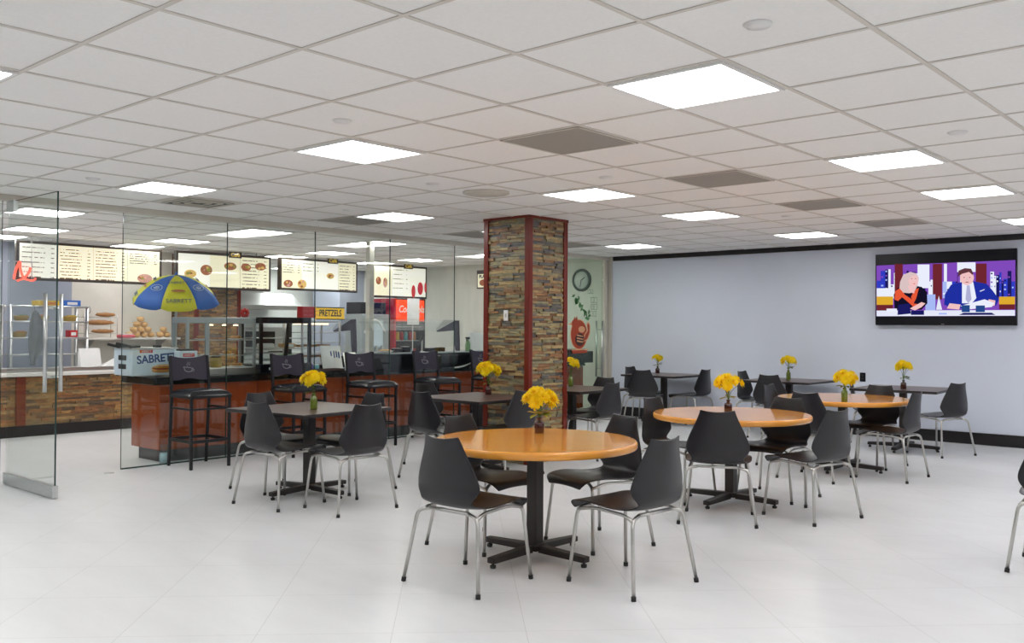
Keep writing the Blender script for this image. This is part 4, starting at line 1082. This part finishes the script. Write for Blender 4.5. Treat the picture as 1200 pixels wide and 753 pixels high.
# red cherry post in the stone front, as in the photo
MB().box((-.02, 3.45, .14), (.03, 3.56, .755), 'redtrim').build('wood_post', sc2, bevel=0.004)
pl = thing('paper_stand', 'white paper sign stand on the serving counter', 'stand', (-12.4, 5.45, .855))
b = MB(); b.add([(-.05, -.14, 0), (.05, -.14, 0), (.05, .14, 0), (-.05, .14, 0), (-.012, -.15, .24), (.0, -.15, .24), (.0, .13, .24), (-.012, .13, .24)], [(0, 3, 2, 1), (0, 1, 5, 4), (1, 2, 6, 5), (2, 3, 7, 6), (3, 0, 4, 7), (4, 5, 6, 7)], 'paper'); b.build('sheet', pl)
MB().box((.05, -.14, 0), (.058, .14, .006), 'paper').build('lip', pl)
nf = thing('napkin_fold', 'folded white napkin standing beside the paper stand', 'napkin', (-12.4, 5.72, .855))
b = MB(); b.add([(-.04, -.12, 0), (.04, -.12, 0), (.04, .09, 0), (-.04, .09, 0), (0, .06, .10)], [(0, 3, 2, 1), (0, 1, 4), (1, 2, 4), (2, 3, 4), (3, 0, 4)], 'paper'); b.build('cloth_fold', nf)
# wire rack with cartons
wr = thing('wire_rack', 'steel wire shelf rack behind the serving counter at left', 'rack', (-13.25, 5.2, 0))
for y in (-.5, .5):
    for x in (-.18, .18):
        MB().tube([(x, y, .02), (x, y, 1.67)], .022, 'steel', 12).build('post', wr)
        MB().lathe([(.02, 0), (.024, .006), (.024, .02)], 'rubber', 12, (x, y, 0)).build('foot', wr)
RZ = (.55, 1.0, 1.225, 1.445, 1.655)
for z in RZ:
    s_ = MB()
    for q in range(9): s_.tube([(-.18 + q * .045, -.5, z), (-.18 + q * .045, .5, z)], .004, 'chrome', 6)
    for y in (-.5, -.25, 0, .25, .5): s_.tube([(-.19, y, z - .006), (.19, y, z - .006)], .006, 'chrome', 6)
    s_.tube([(.2, -.51, z), (.2, .51, z)], .012, 'steel', 8); s_.build('shelf', wr)
hk = MB(); hk.tube([(.1 + .05 * math.cos(a * PI / 8), .56, 1.62 + .05 * math.sin(a * PI / 8)) for a in range(16)], .007, 'chrome', 8, closed=True); hk.tube([(.15, .515, 1.64), (.15, .56, 1.62)], .006, 'chrome'); hk.build('hook_ring', wr)
wr2 = dup(wr, (-13.25, 4.08, 0), 0, 'steel wire shelf rack at the left edge of the photo, behind the fixed glass')
def carton(x, y, z, sx_, sy, sz, m_, label, band=None, name='carton', cat='box'):
    root = thing(name, label, cat, (x, y, z))
    MB().box((-sx_ / 2, -sy / 2, 0), (sx_ / 2, sy / 2, sz), m_).build('box_body', root, bevel=0.004)
    b_ = MB(); b_.box((sx_ / 2, -sy * .3, sz * .25), (sx_ / 2 + .002, sy * .3, sz * .7), band or 'paper'); b_.build('label_patch', root)
carton(-13.2, 5.50, 1.662, .24, .23, .085, 'blue', 'blue carton on top of the wire rack')
carton(-13.2, 5.20, 1.662, .24, .30, .075, 'yellow', 'yellow carton on top of the wire rack beside the blue one', 'orange')
carton(-13.15, 5.52, 1.232, .14, .11, .10, 'red', 'red cube carton on the lower shelf of the wire rack')
def basket(x, y, z, label, fill):
    root = thing('wicker_basket', label, 'basket', (x, y, z), 0, 'baskets on the wire rack')
    MB().lathe([(.07, 0), (.095, .06), (.10, .075), (.092, .073), (.066, .008)], 'wicker', 20).build('basket_body', root)
    for k_ in range(5): MB().box((-.03 + .02 * math.cos(k_ * 1.3), -.04 + .02 * k_ - .0, .05), (.02 + .02 * math.cos(k_ * 1.3), -.01 + .02 * k_, .088), fill).build('snack_bag', root, bevel=0.008)
basket(-13.17, 5.50, 1.452, 'wicker basket of yellow snacks at the right of the middle rack shelf', 'yellow')
basket(-13.17, 5.12, 1.452, 'wicker basket of orange snacks in the centre of the middle rack shelf', 'orange')
basket(-13.17, 4.86, 1.452, 'wicker basket of green snacks at the left of the middle rack shelf', 'greenlabel')
basket(-13.17, 4.84, 1.232, 'wicker basket of orange snacks at the left of the lower rack shelf', 'orange')
basket(-13.17, 4.40, 1.232, 'wicker basket of orange snacks on the lower shelf of the left edge rack', 'orange')
basket(-13.17, 4.42, 1.662, 'wicker basket on top of the rack at the left edge', 'bun')
ap = thing('hanging_drape', 'grey apron hanging from the wire rack, seen through the open door', 'drape', (-12.95, 4.95, .86))  # draped cloth made up for an unclear grey wavy form
vs = []; fs = []; nA, nB = 20, 10
for i in range(nA + 1):
    t_ = i / nA; z = .74 * (1 - t_); w_ = .025 + .085 * math.sin(PI * min(1, t_ * 1.08)) ** .8
    for j in range(nB + 1):
        s_ = -1 + 2 * j / nB
        vs.append((.018 * math.sin(s_ * 6 + t_ * 3) * (.3 + t_), s_ * w_ + .03 * math.sin(t_ * 4), z))
for i in range(nA):
    for j in range(nB): a = i * (nB + 1) + j; fs.append((a, a + 1, a + nB + 2, a + nB + 1))
o = MB().add(vs, fs, 'cloth', True).build('cloth', ap); sd = o.modifiers.new('t', 'SOLIDIFY'); sd.thickness = .008
MB().tube(bend([(0, 0, .735), (.0, 0, .79), (-.05, 0, .805)], .02), .004, 'cloth', 6).build('strap', ap)
# bread shelf on the tile wall
bs = thing('bread_shelf', 'white wall shelf with wire bread racks above the serving counter', 'shelf', (-13.7, 5.85, 1.22))
MB().box((0, -.05, -.03), (.42, 1.38, 0), 'solid').build('board', bs, bevel=0.004)
for y in (.1, 1.2): MB().add([(0, y - .01, -.03), (.3, y - .01, -.03), (0, y - .01, -.22), (0, y + .01, -.03), (.3, y + .01, -.03), (0, y + .01, -.22)], [(0, 2, 1), (3, 4, 5), (0, 1, 4, 3), (1, 2, 5, 4), (0, 3, 5, 2)], 'steel').build('support', bs)
br_ = thing('bread_rack', 'three tier wire bread rack holding baguettes on the white shelf', 'rack', (-13.45, 6.02, 1.22))
for z in (.06, .18, .30):
    s_ = MB()
    for x in (-.10, -.03, .04, .11): s_.tube([(x, -.24, z), (x, .24, z)], .004, 'chrome', 6)
    s_.build('tier', br_)
for x in (-.10, .11):
    for y in (-.24, .24): MB().tube([(x, y, 0), (x, y, .34)], .006, 'chrome', 8).build('upright', br_)
def loaf(name, label, x, y, z, rx_, ry_, rz_, m_, group, cuts=0, cat='bread', rot=0):
    root = thing(name, label, cat, (x, y, z), rot, group)
    MB().ball((0, 0, rz_), rx_, ry_, rz_, m_, 16, 10, bumpy=.03).build('crust', root)
    if cuts:
        c_ = MB()
        for k_ in range(cuts): yy_ = -ry_ * .7 + 1.4 * ry_ * k_ / max(1, cuts - 1); c_.tube([(-rx_ * .4, yy_ - .02, rz_ * 1.86 * math.sqrt(max(.1, 1 - (yy_ / ry_) ** 2)) * .52 + rz_ * .95), (rx_ * .4, yy_ + .02, rz_ * 1.86 * math.sqrt(max(.1, 1 - (yy_ / ry_) ** 2)) * .52 + rz_ * .95)], .006, 'roll', 6)
        c_.build('score_marks', root)
GB = 'loaves on the wire bread rack'
loaf('baguette', 'dark baguette on the top tier of the bread rack', -13.42, 6.12, 1.524, .045, .15, .032, 'baguette', GB, 3)
loaf('baguette', 'longest baguette across the middle tier of the bread rack', -13.42, 6.02, 1.404, .05, .23, .036, 'baguette', GB, 5)
loaf('baguette', 'baguette on the bottom tier of the bread rack', -13.42, 6.08, 1.284, .045, .17, .03, 'baguette', GB, 4)
rl = [(0, 0, 0), (.0, .112, 0), (0, .224, 0), (.0, .336, 0), (.01, .056, .078), (.01, .168, .078), (.01, .280, .078), (.0, .112, .156), (.0, .224, .156), (.0, .168, .234)]
rn = ['first', 'second', 'third', 'fourth']
for i, (dx, dy, dz) in enumerate(rl):
    row = 'bottom row' if dz == 0 else 'second row' if dz < .1 else 'third row' if dz < .2 else 'top'
    pos = rn[[0, 1, 2, 3, 0, 1, 2, 0, 1, 0][i]]
    loaf('bread_roll', ('topmost bread roll of the big pile on the white shelf' if row == 'top' else pos + ' bread roll from the left in the ' + row + ' of the big pile'), -13.45 + dx, 6.50 + dy, 1.22 + dz, .058, .0545, .0425, 'roll', 'bread rolls piled on the white shelf', 1, rot=random.uniform(-.25, .25))
for i, (dy, dz) in enumerate(((0, 0), (.112, 0), (.056, .078))):
    loaf('bread_roll', ['left bread roll', 'right bread roll', 'upper bread roll'][i] + ' of the small pile at the right end of the white shelf', -13.45, 6.98 + dy, 1.22 + dz, .055, .0545, .0425, 'roll', 'bread rolls in the small pile', 1)
wp = thing('wrapped_bread_tray', 'pink wrapped tray of bread on the white shelf between baguettes and rolls', 'tray', (-13.30, 6.335, 1.22))
MB().box((-.02, -.10, 0), (.17, .10, .045), 'pink').build('wrap', wp, bevel=0.015, bseg=3); MB().box((.0, -.075, .045), (.15, .075, .06), 'paper').build('paper_slip', wp, bevel=0.005)
ne = thing('neon_sign', 'red glowing neon sign hanging under the left end of the first menu board', 'sign', (-12.66, 4.70, 2.10))
g = MB()
g.tube(cr_spline([(0, -.12, -.11), (0, -.10, .0), (0, -.05, .12), (0, -.04, .02), (0, .0, -.08), (0, .06, -.02), (0, .08, .05)], 6), .016, 'neon', 8); g.build('neon_tube', ne)
g = MB(); g.tube(cr_spline([(0, -.08, -.13), (0, .0, -.10), (0, .1, -.12), (0, .15, -.09)], 6), .013, 'neon', 8); g.build('neon_underline', ne)
bk_ = MB(); bk_.box((-.022, -.12, .115), (-.012, .13, .13), 'chrome'); bk_.box((-.022, -.11, -.12), (-.012, -.10, .13), 'chrome'); bk_.box((-.022, .10, -.12), (-.012, .11, .13), 'chrome'); bk_.box((-.022, -.12, -.125), (-.012, .13, -.11), 'chrome'); bk_.build('support_frame', ne)
hw_ = MB(); hw_.tube([(-.018, -.1, .13), (-.018, -.1, CZ - 2.10)], .003, 'chrome', 6); hw_.tube([(-.018, .1, .13), (-.018, .1, CZ - 2.10)], .003, 'chrome', 6); hw_.build('hanging_wire', ne)

# ------------------------------------------------------------------ hanging menu boards
def board(y0, y1, z0, z1, label, panels, foods, tag_y=None, x=-12.72, lines=True):
    root = thing('menu_board', label, 'menu board', (x, (y0 + y1) / 2, (z0 + z1) / 2), 0, 'backlit menu boards hanging in the cafe')
    w_ = (y1 - y0) / 2; h_ = (z1 - z0) / 2; fr = .035
    MB().box((-.07, -w_, -h_), (0, w_, h_), 'menuframe').build('frame', root, bevel=0.004)
    n = len(panels); pw_ = 2 * (w_ - fr) / n
    rd = random.Random(int(y0 * 100))
    for i, (m_, rows, side) in enumerate(panels):
        a = -w_ + fr + i * pw_; pp = MB(); wd = pw_ - .003; hh = 2 * h_ - 2 * fr
        if not rows:
            pp.box((0, a, -h_ + fr), (.004, a + wd, h_ - fr), m_)
        else:      # one sheet, its cells printed or blank
            nc = 46; zs = [h_ - fr, h_ - fr - .045]
            st_ = (hh * side - .06) / rows
            for r0 in range(rows): zs += [zs[1] - r0 * st_ - .011, zs[1] - (r0 + 1) * st_]
            zs = sorted(set([round(q, 4) for q in zs if q > -h_ + fr]), reverse=True) + [-h_ + fr]
            vs = [(.004, a + wd * c_ / nc, z) for z in zs for c_ in range(nc + 1)]; b_ = len(pp.v); k_ = None
            blank = []; inkf = []
            for r0 in range(len(zs) - 1):
                gap = 0
                for c_ in range(nc):
                    f_ = (r0 * (nc + 1) + c_, (r0 + 1) * (nc + 1) + c_, (r0 + 1) * (nc + 1) + c_ + 1, r0 * (nc + 1) + c_ + 1)
                    ink_ = r0 % 2 == 1 and zs[r0] - zs[r0 + 1] < .02 and (3 <= c_ < 30 + rd.randint(-6, 2) or 38 <= c_ < 42) and rd.random() > .2
                    (inkf if ink_ else blank).append(f_)
            pp.add(vs, blank, m_)
            km = pp.mi('ink')
            for f_ in inkf: pp.f.append(list(f_)); pp.m.append(km); pp.sm.append(False)
        pp.build('menu_panel', root)
    if foods:
        ff = MB()
        for (yy_, zz, ry_, rz_, m_) in foods: 
            ff.ball((.005, -w_ + yy_ * 2 * w_, -h_ + zz * 2 * h_), .003, ry_, rz_, m_, 18, 8)
            for q_ in range(5 if m_ != 'cupred' else 0):
                ff.ball((.0075 + q_ * .0004, -w_ + yy_ * 2 * w_ + ry_ * rd.uniform(-.6, .6), -h_ + zz * 2 * h_ + rz_ * rd.uniform(-.55, .55)), .002, ry_ * rd.uniform(.18, .4), rz_ * rd.uniform(.18, .4), rd.choice(['foodgold', 'foodpink', 'foodmeat', 'leafy']), 10, 5)
        ff.build('food_picture', root)
    if tag_y is not None:
        t_ = MB(); yy_ = -w_ + tag_y * 2 * w_
        t_.box((.004, yy_ - .11, h_ - .055), (.014, yy_ + .11, h_ + .035), 'menuframe'); t_.text('Café', .085, 'gold', onX(.0145, yy_, h_ - .008), bold=.002); t_.build('cafe_tag', root)
    hw = MB()
    for s in (-.7, .7): hw.tube([(-.035, s * w_, h_), (-.035, s * w_, CZ - (z0 + z1) / 2)], .008, 'white', 8)
    hw.build('hanger', root)
board(4.63, 6.62, 1.99, 2.505, 'widest menu board at far left, with sandwich picture at its right end', [('menuwhite', 6, 1), ('menupanel', 9, 1), ('menupanel', 9, 1), ('menupanel', 5, .5)], [(.87, .17, .115, .065, 'foodpink'), (.87, .20, .10, .03, 'foodmeat')])
board(6.84, 8.47, 1.96, 2.515, 'second menu board from left, behind the umbrella, with meat pictures on top', [('menuwhite', 0, 1), ('menupanel', 0, 1), ('menupanel', 8, 1)], [(.14, .40, .10, .06, 'foodgold'), (.30, .52, .10, .08, 'foodmeat'), (.55, .66, .11, .06, 'foodmeat'), (.72, .66, .09, .06, 'foodmeat'), (.88, .70, .10, .06, 'foodmeat')], .60)
board(8.64, 10.24, 1.995, 2.53, 'third menu board from left, with food pictures along its lower edge', [('menupanel', 5, .55), ('menuwhite', 3, .5), ('menuwhite', 0, 1), ('menupanel', 8, 1)], [(.10, .20, .09, .06, 'foodmeat'), (.27, .20, .09, .075, 'foodgold'), (.63, .50, .08, .05, 'foodgold')], .66)
board(10.58, 11.90, 1.93, 2.53, 'fourth menu board from left, drinks, with red paper cups', [('menupanel', 0, 1), ('menuwhite', 5, .9), ('menuwhite', 0, 1)], [(.10, .50, .06, .07, 'foodmeat'), (.22, .45, .05, .09, 'foodpink'), (.74, .22, .05, .12, 'cupred'), (.87, .32, .07, .12, 'cupred'), (.97, .36, .03, .10, 'cupred')], .64)
# small sign on the end wall by the pillar
ps = thing('wall_sign', 'small cream sign with dark frame on the cafe end wall beside the pillar', 'sign', (-11.42, YW, 2.28))
MB().box((-.30, -.03, -.17), (.30, 0, .17), 'menuframe').build('frame', ps, bevel=0.003)
MB().box((-.275, -.033, -.145), (.275, -.029, .10), 'menupanel').build('panel', ps)
t = MB(); t.text('PLA', .085, 'signblack', onY(-.17, -.0335, .05), bold=.003); t.build('lettering', ps)
MB().ball((-.14, -.034, -.06), .09, .003, .06, 'foodmeat', 16, 6).build('food_picture', ps)

# ------------------------------------------------------------------ drinks cooler
co = thing('drinks_cooler', 'red drinks cooler with a lit red and white sign on top behind the bar', 'cooler', (-12.45, 10.97, 0))
MB().box((-.35, -.36, .05), (.30, -.33, 1.90), 'red').build('side_panel', co); MB().box((-.35, .33, .05), (.30, .36, 1.90), 'tvblack').build('side_panel', co)
MB().box((-.35, -.33, .05), (-.31, .33, 1.90), 'tvblack').build('back_panel', co); MB().box((-.31, -.33, 1.88), (.30, .33, 1.90), 'tvblack').build('top_panel', co); MB().box((-.31, -.33, .05), (.30, .33, .25), 'tvblack').build('base', co)
MB().box((.26, -.33, 1.50), (.31, .33, 1.88), 'cokered').build('sign_box', co, bevel=0.004)
t = MB(); t.text('Coca-Cola', .17, 'paper', onX(.312, .02, 1.71), shear=.25, bold=.002, sx=.82); t.build('lettering', co)
for z in (.55, .85, 1.15, 1.40): MB().box((-.3, -.33, z), (.22, .33, z + .012), 'chrome').build('shelf', co)
g = MB(); g.box((.28, -.33, .25), (.286, .33, 1.5), 'glassthin'); g.build('glass_door', co)
MB().box((.283, .27, .7), (.31, .30, 1.2), 'steel').build('door_handle', co, bevel=0.004)
cols = ['red', 'orange', 'paper', 'mustard', 'red', 'teal']
for si, z in enumerate((.5635, .8635, 1.1635)):
    for k_ in range(6):
        y = 10.97 - .25 + k_ * .1
        rt = thing('drink_can', ['first', 'second', 'third', 'fourth', 'fifth', 'sixth'][k_] + ' drink can from the left on the ' + ['lowest', 'middle', 'top'][si] + ' filled shelf of the cooler', 'can', (-12.32, y, z), 0, 'drink cans in the cooler')
        MB().lathe([(.027, 0), (.033, .008), (.033, .135), (.026, .15)], cols[(k_ + si) % 6], 14).build('can_body', rt); MB().lathe([(.026, .15), (.027, .153), (.02, .152)], 'chrome', 14).build('can_top', rt)
wt = thing('sign_stand', 'white panel sign on a thin stand right of the red cooler', 'sign', (-11.95, 10.86, 0))
MB().box((-.004, -.14, 1.44), (.004, .14, 1.90), 'paper').build('panel', wt, bevel=.002)
MB().tube([(-.012, 0, .01), (-.012, 0, 1.86)], .009, 'steel', 10).build('pole', wt); MB().lathe([(.14, 0), (.14, .008), (.02, .016)], 'steel', 24).build('base', wt)
dr = thing('drink_dispenser', 'silver drink dispenser with white arch left of the red cooler', 'dispenser', (-12.4, 10.22, .0))
MB().box((-.3, -.34, 0), (.25, .34, .9), 'tvblack').build('cabinet', dr, bevel=0.005); MB().box((-.25, -.3, .9), (.2, .3, 1.62), 'silver').build('body', dr, bevel=0.01)
MB().box((.2, -.22, 1.05), (.21, .16, 1.5), 'palebluemetal').build('front_panel', dr)
arc = MB(); arc.tube([(.215, -.25 + .45 * k_ / 10, 1.3 + .22 * math.sin(k_ * PI / 10)) for k_ in range(11)], .02, 'white', 8); arc.build('arch_trim', dr)
for y in (-.12, 0, .12): MB().box((.2, y - .02, 1.0), (.25, y + .02, 1.08), 'steel').build('nozzle', dr, bevel=0.004)
MB().box((-.22, -.3, 1.62), (.18, .25, 1.82), 'tvblack').build('hopper', dr, bevel=0.008)

# ------------------------------------------------------------------ kitchen at the back
hd2 = thing('kitchen_hood', 'stainless steel extractor hood over the kitchen line', 'hood', (-15.3, 9.75, 1.72))
b = MB(); prof = [(-.8, 0), (.25, 0), (.25, .08), (-.1, .32), (-.8, .32)]
n = len(prof); vs = [(x, -.95, z) for x, z in prof] + [(x, 1.0, z) for x, z in prof]
b.add(vs, [tuple(range(n))[::-1], tuple(range(n, 2 * n))] + [(i, (i + 1) % n, n + (i + 1) % n, n + i) for i in range(n)], 'steel'); b.build('canopy', hd2, bevel=0.004)
MB().box((-.7, -.4, .32), (-.2, .4, CZ - 1.72), 'steel').build('duct', hd2); MB().box((.25, -.95, -.0), (.27, 1.0, .03), 'steel').build('lip', hd2)
kc = thing('kitchen_counter', 'stainless kitchen worktable under the hood', 'counter', (-15.2, 9.75, 0))
MB().box((-.5, -1.0, .85), (.2, 1.0, .9), 'steel').build('worktop', kc, bevel=0.004)
for x in (-.45, .15):
    for y in (-.95, .95): MB().tube([(x, y, 0), (x, y, .85)], .025, 'steel', 10).build('leg', kc)
MB().box((-.45, -.95, .3), (.15, .95, .33), 'steel').build('undershelf', kc)
ov = thing('pizza_oven', 'stainless counter oven below the extractor hood', 'oven', (-15.15, 9.7, .9))
MB().box((-.4, -.7, .03), (.2, .7, .48), 'steel').build('body', ov, bevel=0.006); MB().box((.2, -.6, .12), (.215, .35, .4), 'tvblack').build('door', ov); MB().tube([(.24, -.5, .42), (.24, .25, .42)], .012, 'chrome').build('handle', ov)
for y in (-.6, .6): MB().box((-.35, y - .03, 0), (.15, y + .03, .03), 'rubber').build('foot', ov)
bl = thing('paper_flower', 'red round paper flower on a stick behind the black warmer', 'decoration', (-9.46, 5.95, .876))
MB().lathe([(.05, 0), (.05, .01), (.006, .02), (.006, .62)], 'steel', 12).build('stick', bl)
r_ = MB()
for k_ in range(8): a = k_ * PI / 4; r_.ball((0, .035 * math.cos(a), .68 + .035 * math.sin(a)), .02, .025, .025, 'red', 10, 6)
r_.build('paper_petals', bl)

# ------------------------------------------------------------------ far corner: clock and decals on the glass door
ck = thing('wall_clock', 'round dark rimmed wall clock seen through the greenish corner glass door', 'clock', (-9.31, YW, 2.20))
T = onY(0, 0, 0)
MB().lathe([(.19, 0), (.19, .03), (.175, .045), (.15, .035), (.148, .02)], 'clockrim', 40, T=T).build('rim', ck); MB().lathe([(.15, .01), (.15, .022), (0, .0221)], 'clockface', 40, T=T).build('face', ck)
h = MB(); h.box((-.005, 0, .024), (.005, .09, .027), 'signblack', T @ Matrix.Rotation(R(-60), 4, 'Z')); h.box((-.004, 0, .027), (.004, .12, .029), 'signblack', T @ Matrix.Rotation(R(170), 4, 'Z')); h.build('hands', ck)
ro = thing('rooster_decal', 'orange and brown rooster decal on the corner glass door beside the pillar', 'decal', (XG + .0075, 11.50, 1.27))
def OX(z=0): return onX(z, 0, 0)
r_ = MB()
def blob(pts, m_, z):
    r_.prism(pts, z, z + .0012, m_, OX())
def ring(cx, cy, rx_, ry_, n=24): return [(cx + rx_ * math.cos(2 * PI * k_ / n), cy + ry_ * math.sin(2 * PI * k_ / n)) for k_ in range(n)]
blob(ring(-.02, .03, .22, .24), 'claylight', 0); blob(ring(-.02, .03, .205, .225), 'clay', .0013)
blob([(.06, -.10), (.20, -.06), (.27, .05), (.27, .18), (.22, .24), (.17, .20), (.19, .10), (.12, .03)], 'claylight', .0026); blob([(.09, -.08), (.19, -.04), (.25, .06), (.25, .17), (.22, .21), (.19, .18), (.21, .09), (.14, .02)], 'clay', .0039); blob(ring(.05, .11, .085, .05), 'claylight', .0026)
blob(ring(.0, -.05, .12, .10), 'darkdecal', .0026)
for k_ in range(3): blob([(-.08, -.08 + k_ * .045), (.07, -.10 + k_ * .045), (.09, -.085 + k_ * .045), (-.07, -.06 + k_ * .045)], 'claylight', .004)
blob(ring(-.12, .20, .09, .07), 'clay', .0026); blob([(-.20, .22), (-.30, .19), (-.20, .17)], 'claylight', .0026)
blob([(-.16, .26), (-.14, .31), (-.11, .27), (-.08, .32), (-.06, .26)], 'clay', .0026); blob([(-.20, -.22), (.18, -.22), (.20, -.26), (-.18, -.27)], 'clay', .0026)
blob([(-.22, -.20), (.20, -.20), (.22, -.215), (-.20, -.22)], 'claylight', .0026)
r_.build('film', ro)
lf = thing('vine_decal', 'green leafy vine decal above the rooster on the corner glass door', 'decal', (XG + .0075, 11.50, 1.78))
g = MB()
rd = random.Random(9)
for k_ in range(20):
    cx = -.16 + .022 * k_ + rd.uniform(-.03, .03); cy = .14 - .018 * k_ + rd.uniform(-.07, .07); a = rd.uniform(0, PI)
    g.prism([(cx + .05 * math.cos(a), cy + .05 * math.sin(a)), (cx - .022 * math.sin(a), cy + .022 * math.cos(a)), (cx - .05 * math.cos(a), cy - .05 * math.sin(a)), (cx + .022 * math.sin(a), cy - .022 * math.cos(a))], 0, .001, 'greendecal', OX())
g.build('film', lf)
sqd = thing('outline_decal', 'thin grey outlined squares on the corner glass door right of the vine', 'decal', (XG + .0075, 11.86, 1.74))
g = MB()
def frame2(cx, cy, w_, h_, t_=.006):
    for a in ((cx - w_, cy - h_, cx + w_, cy - h_ + t_), (cx - w_, cy + h_ - t_, cx + w_, cy + h_), (cx - w_, cy - h_, cx - w_ + t_, cy + h_), (cx + w_ - t_, cy - h_, cx + w_, cy + h_)):
        g.prism([(a[0], a[1]), (a[2], a[1]), (a[2], a[3]), (a[0], a[3])], 0, .001, 'greydecal', OX())
for cx, cy in ((-.03, .11), (.06, .11), (-.03, .0), (.06, .0), (-.06, -.11), (.04, -.11)): frame2(cx, cy, .038, .045)
frame2(-.12, .24, .035, .03); frame2(-.04, .24, .03, .03)
g.build('film', sqd)

# ------------------------------------------------------------------ world and view
w = bpy.data.worlds.new('world'); scene.world = w; w.use_nodes = True
w.node_tree.nodes['Background'].inputs[0].default_value = (0.8, 0.85, 1.0, 1); w.node_tree.nodes['Background'].inputs[1].default_value = 0.3
vs_ = scene.view_settings
scene.display_settings.display_device = 'sRGB'
vs_.view_transform = 'Standard'; vs_.look = 'None'; vs_.gamma = 1; vs_.use_curve_mapping = False
vs_.exposure = 0.28
cy = scene.cycles
cy.use_denoising = True
cy.max_bounces = 14; cy.transparent_max_bounces = 24; cy.diffuse_bounces = 6; cy.glossy_bounces = 5
cy.sample_clamp_indirect = 8
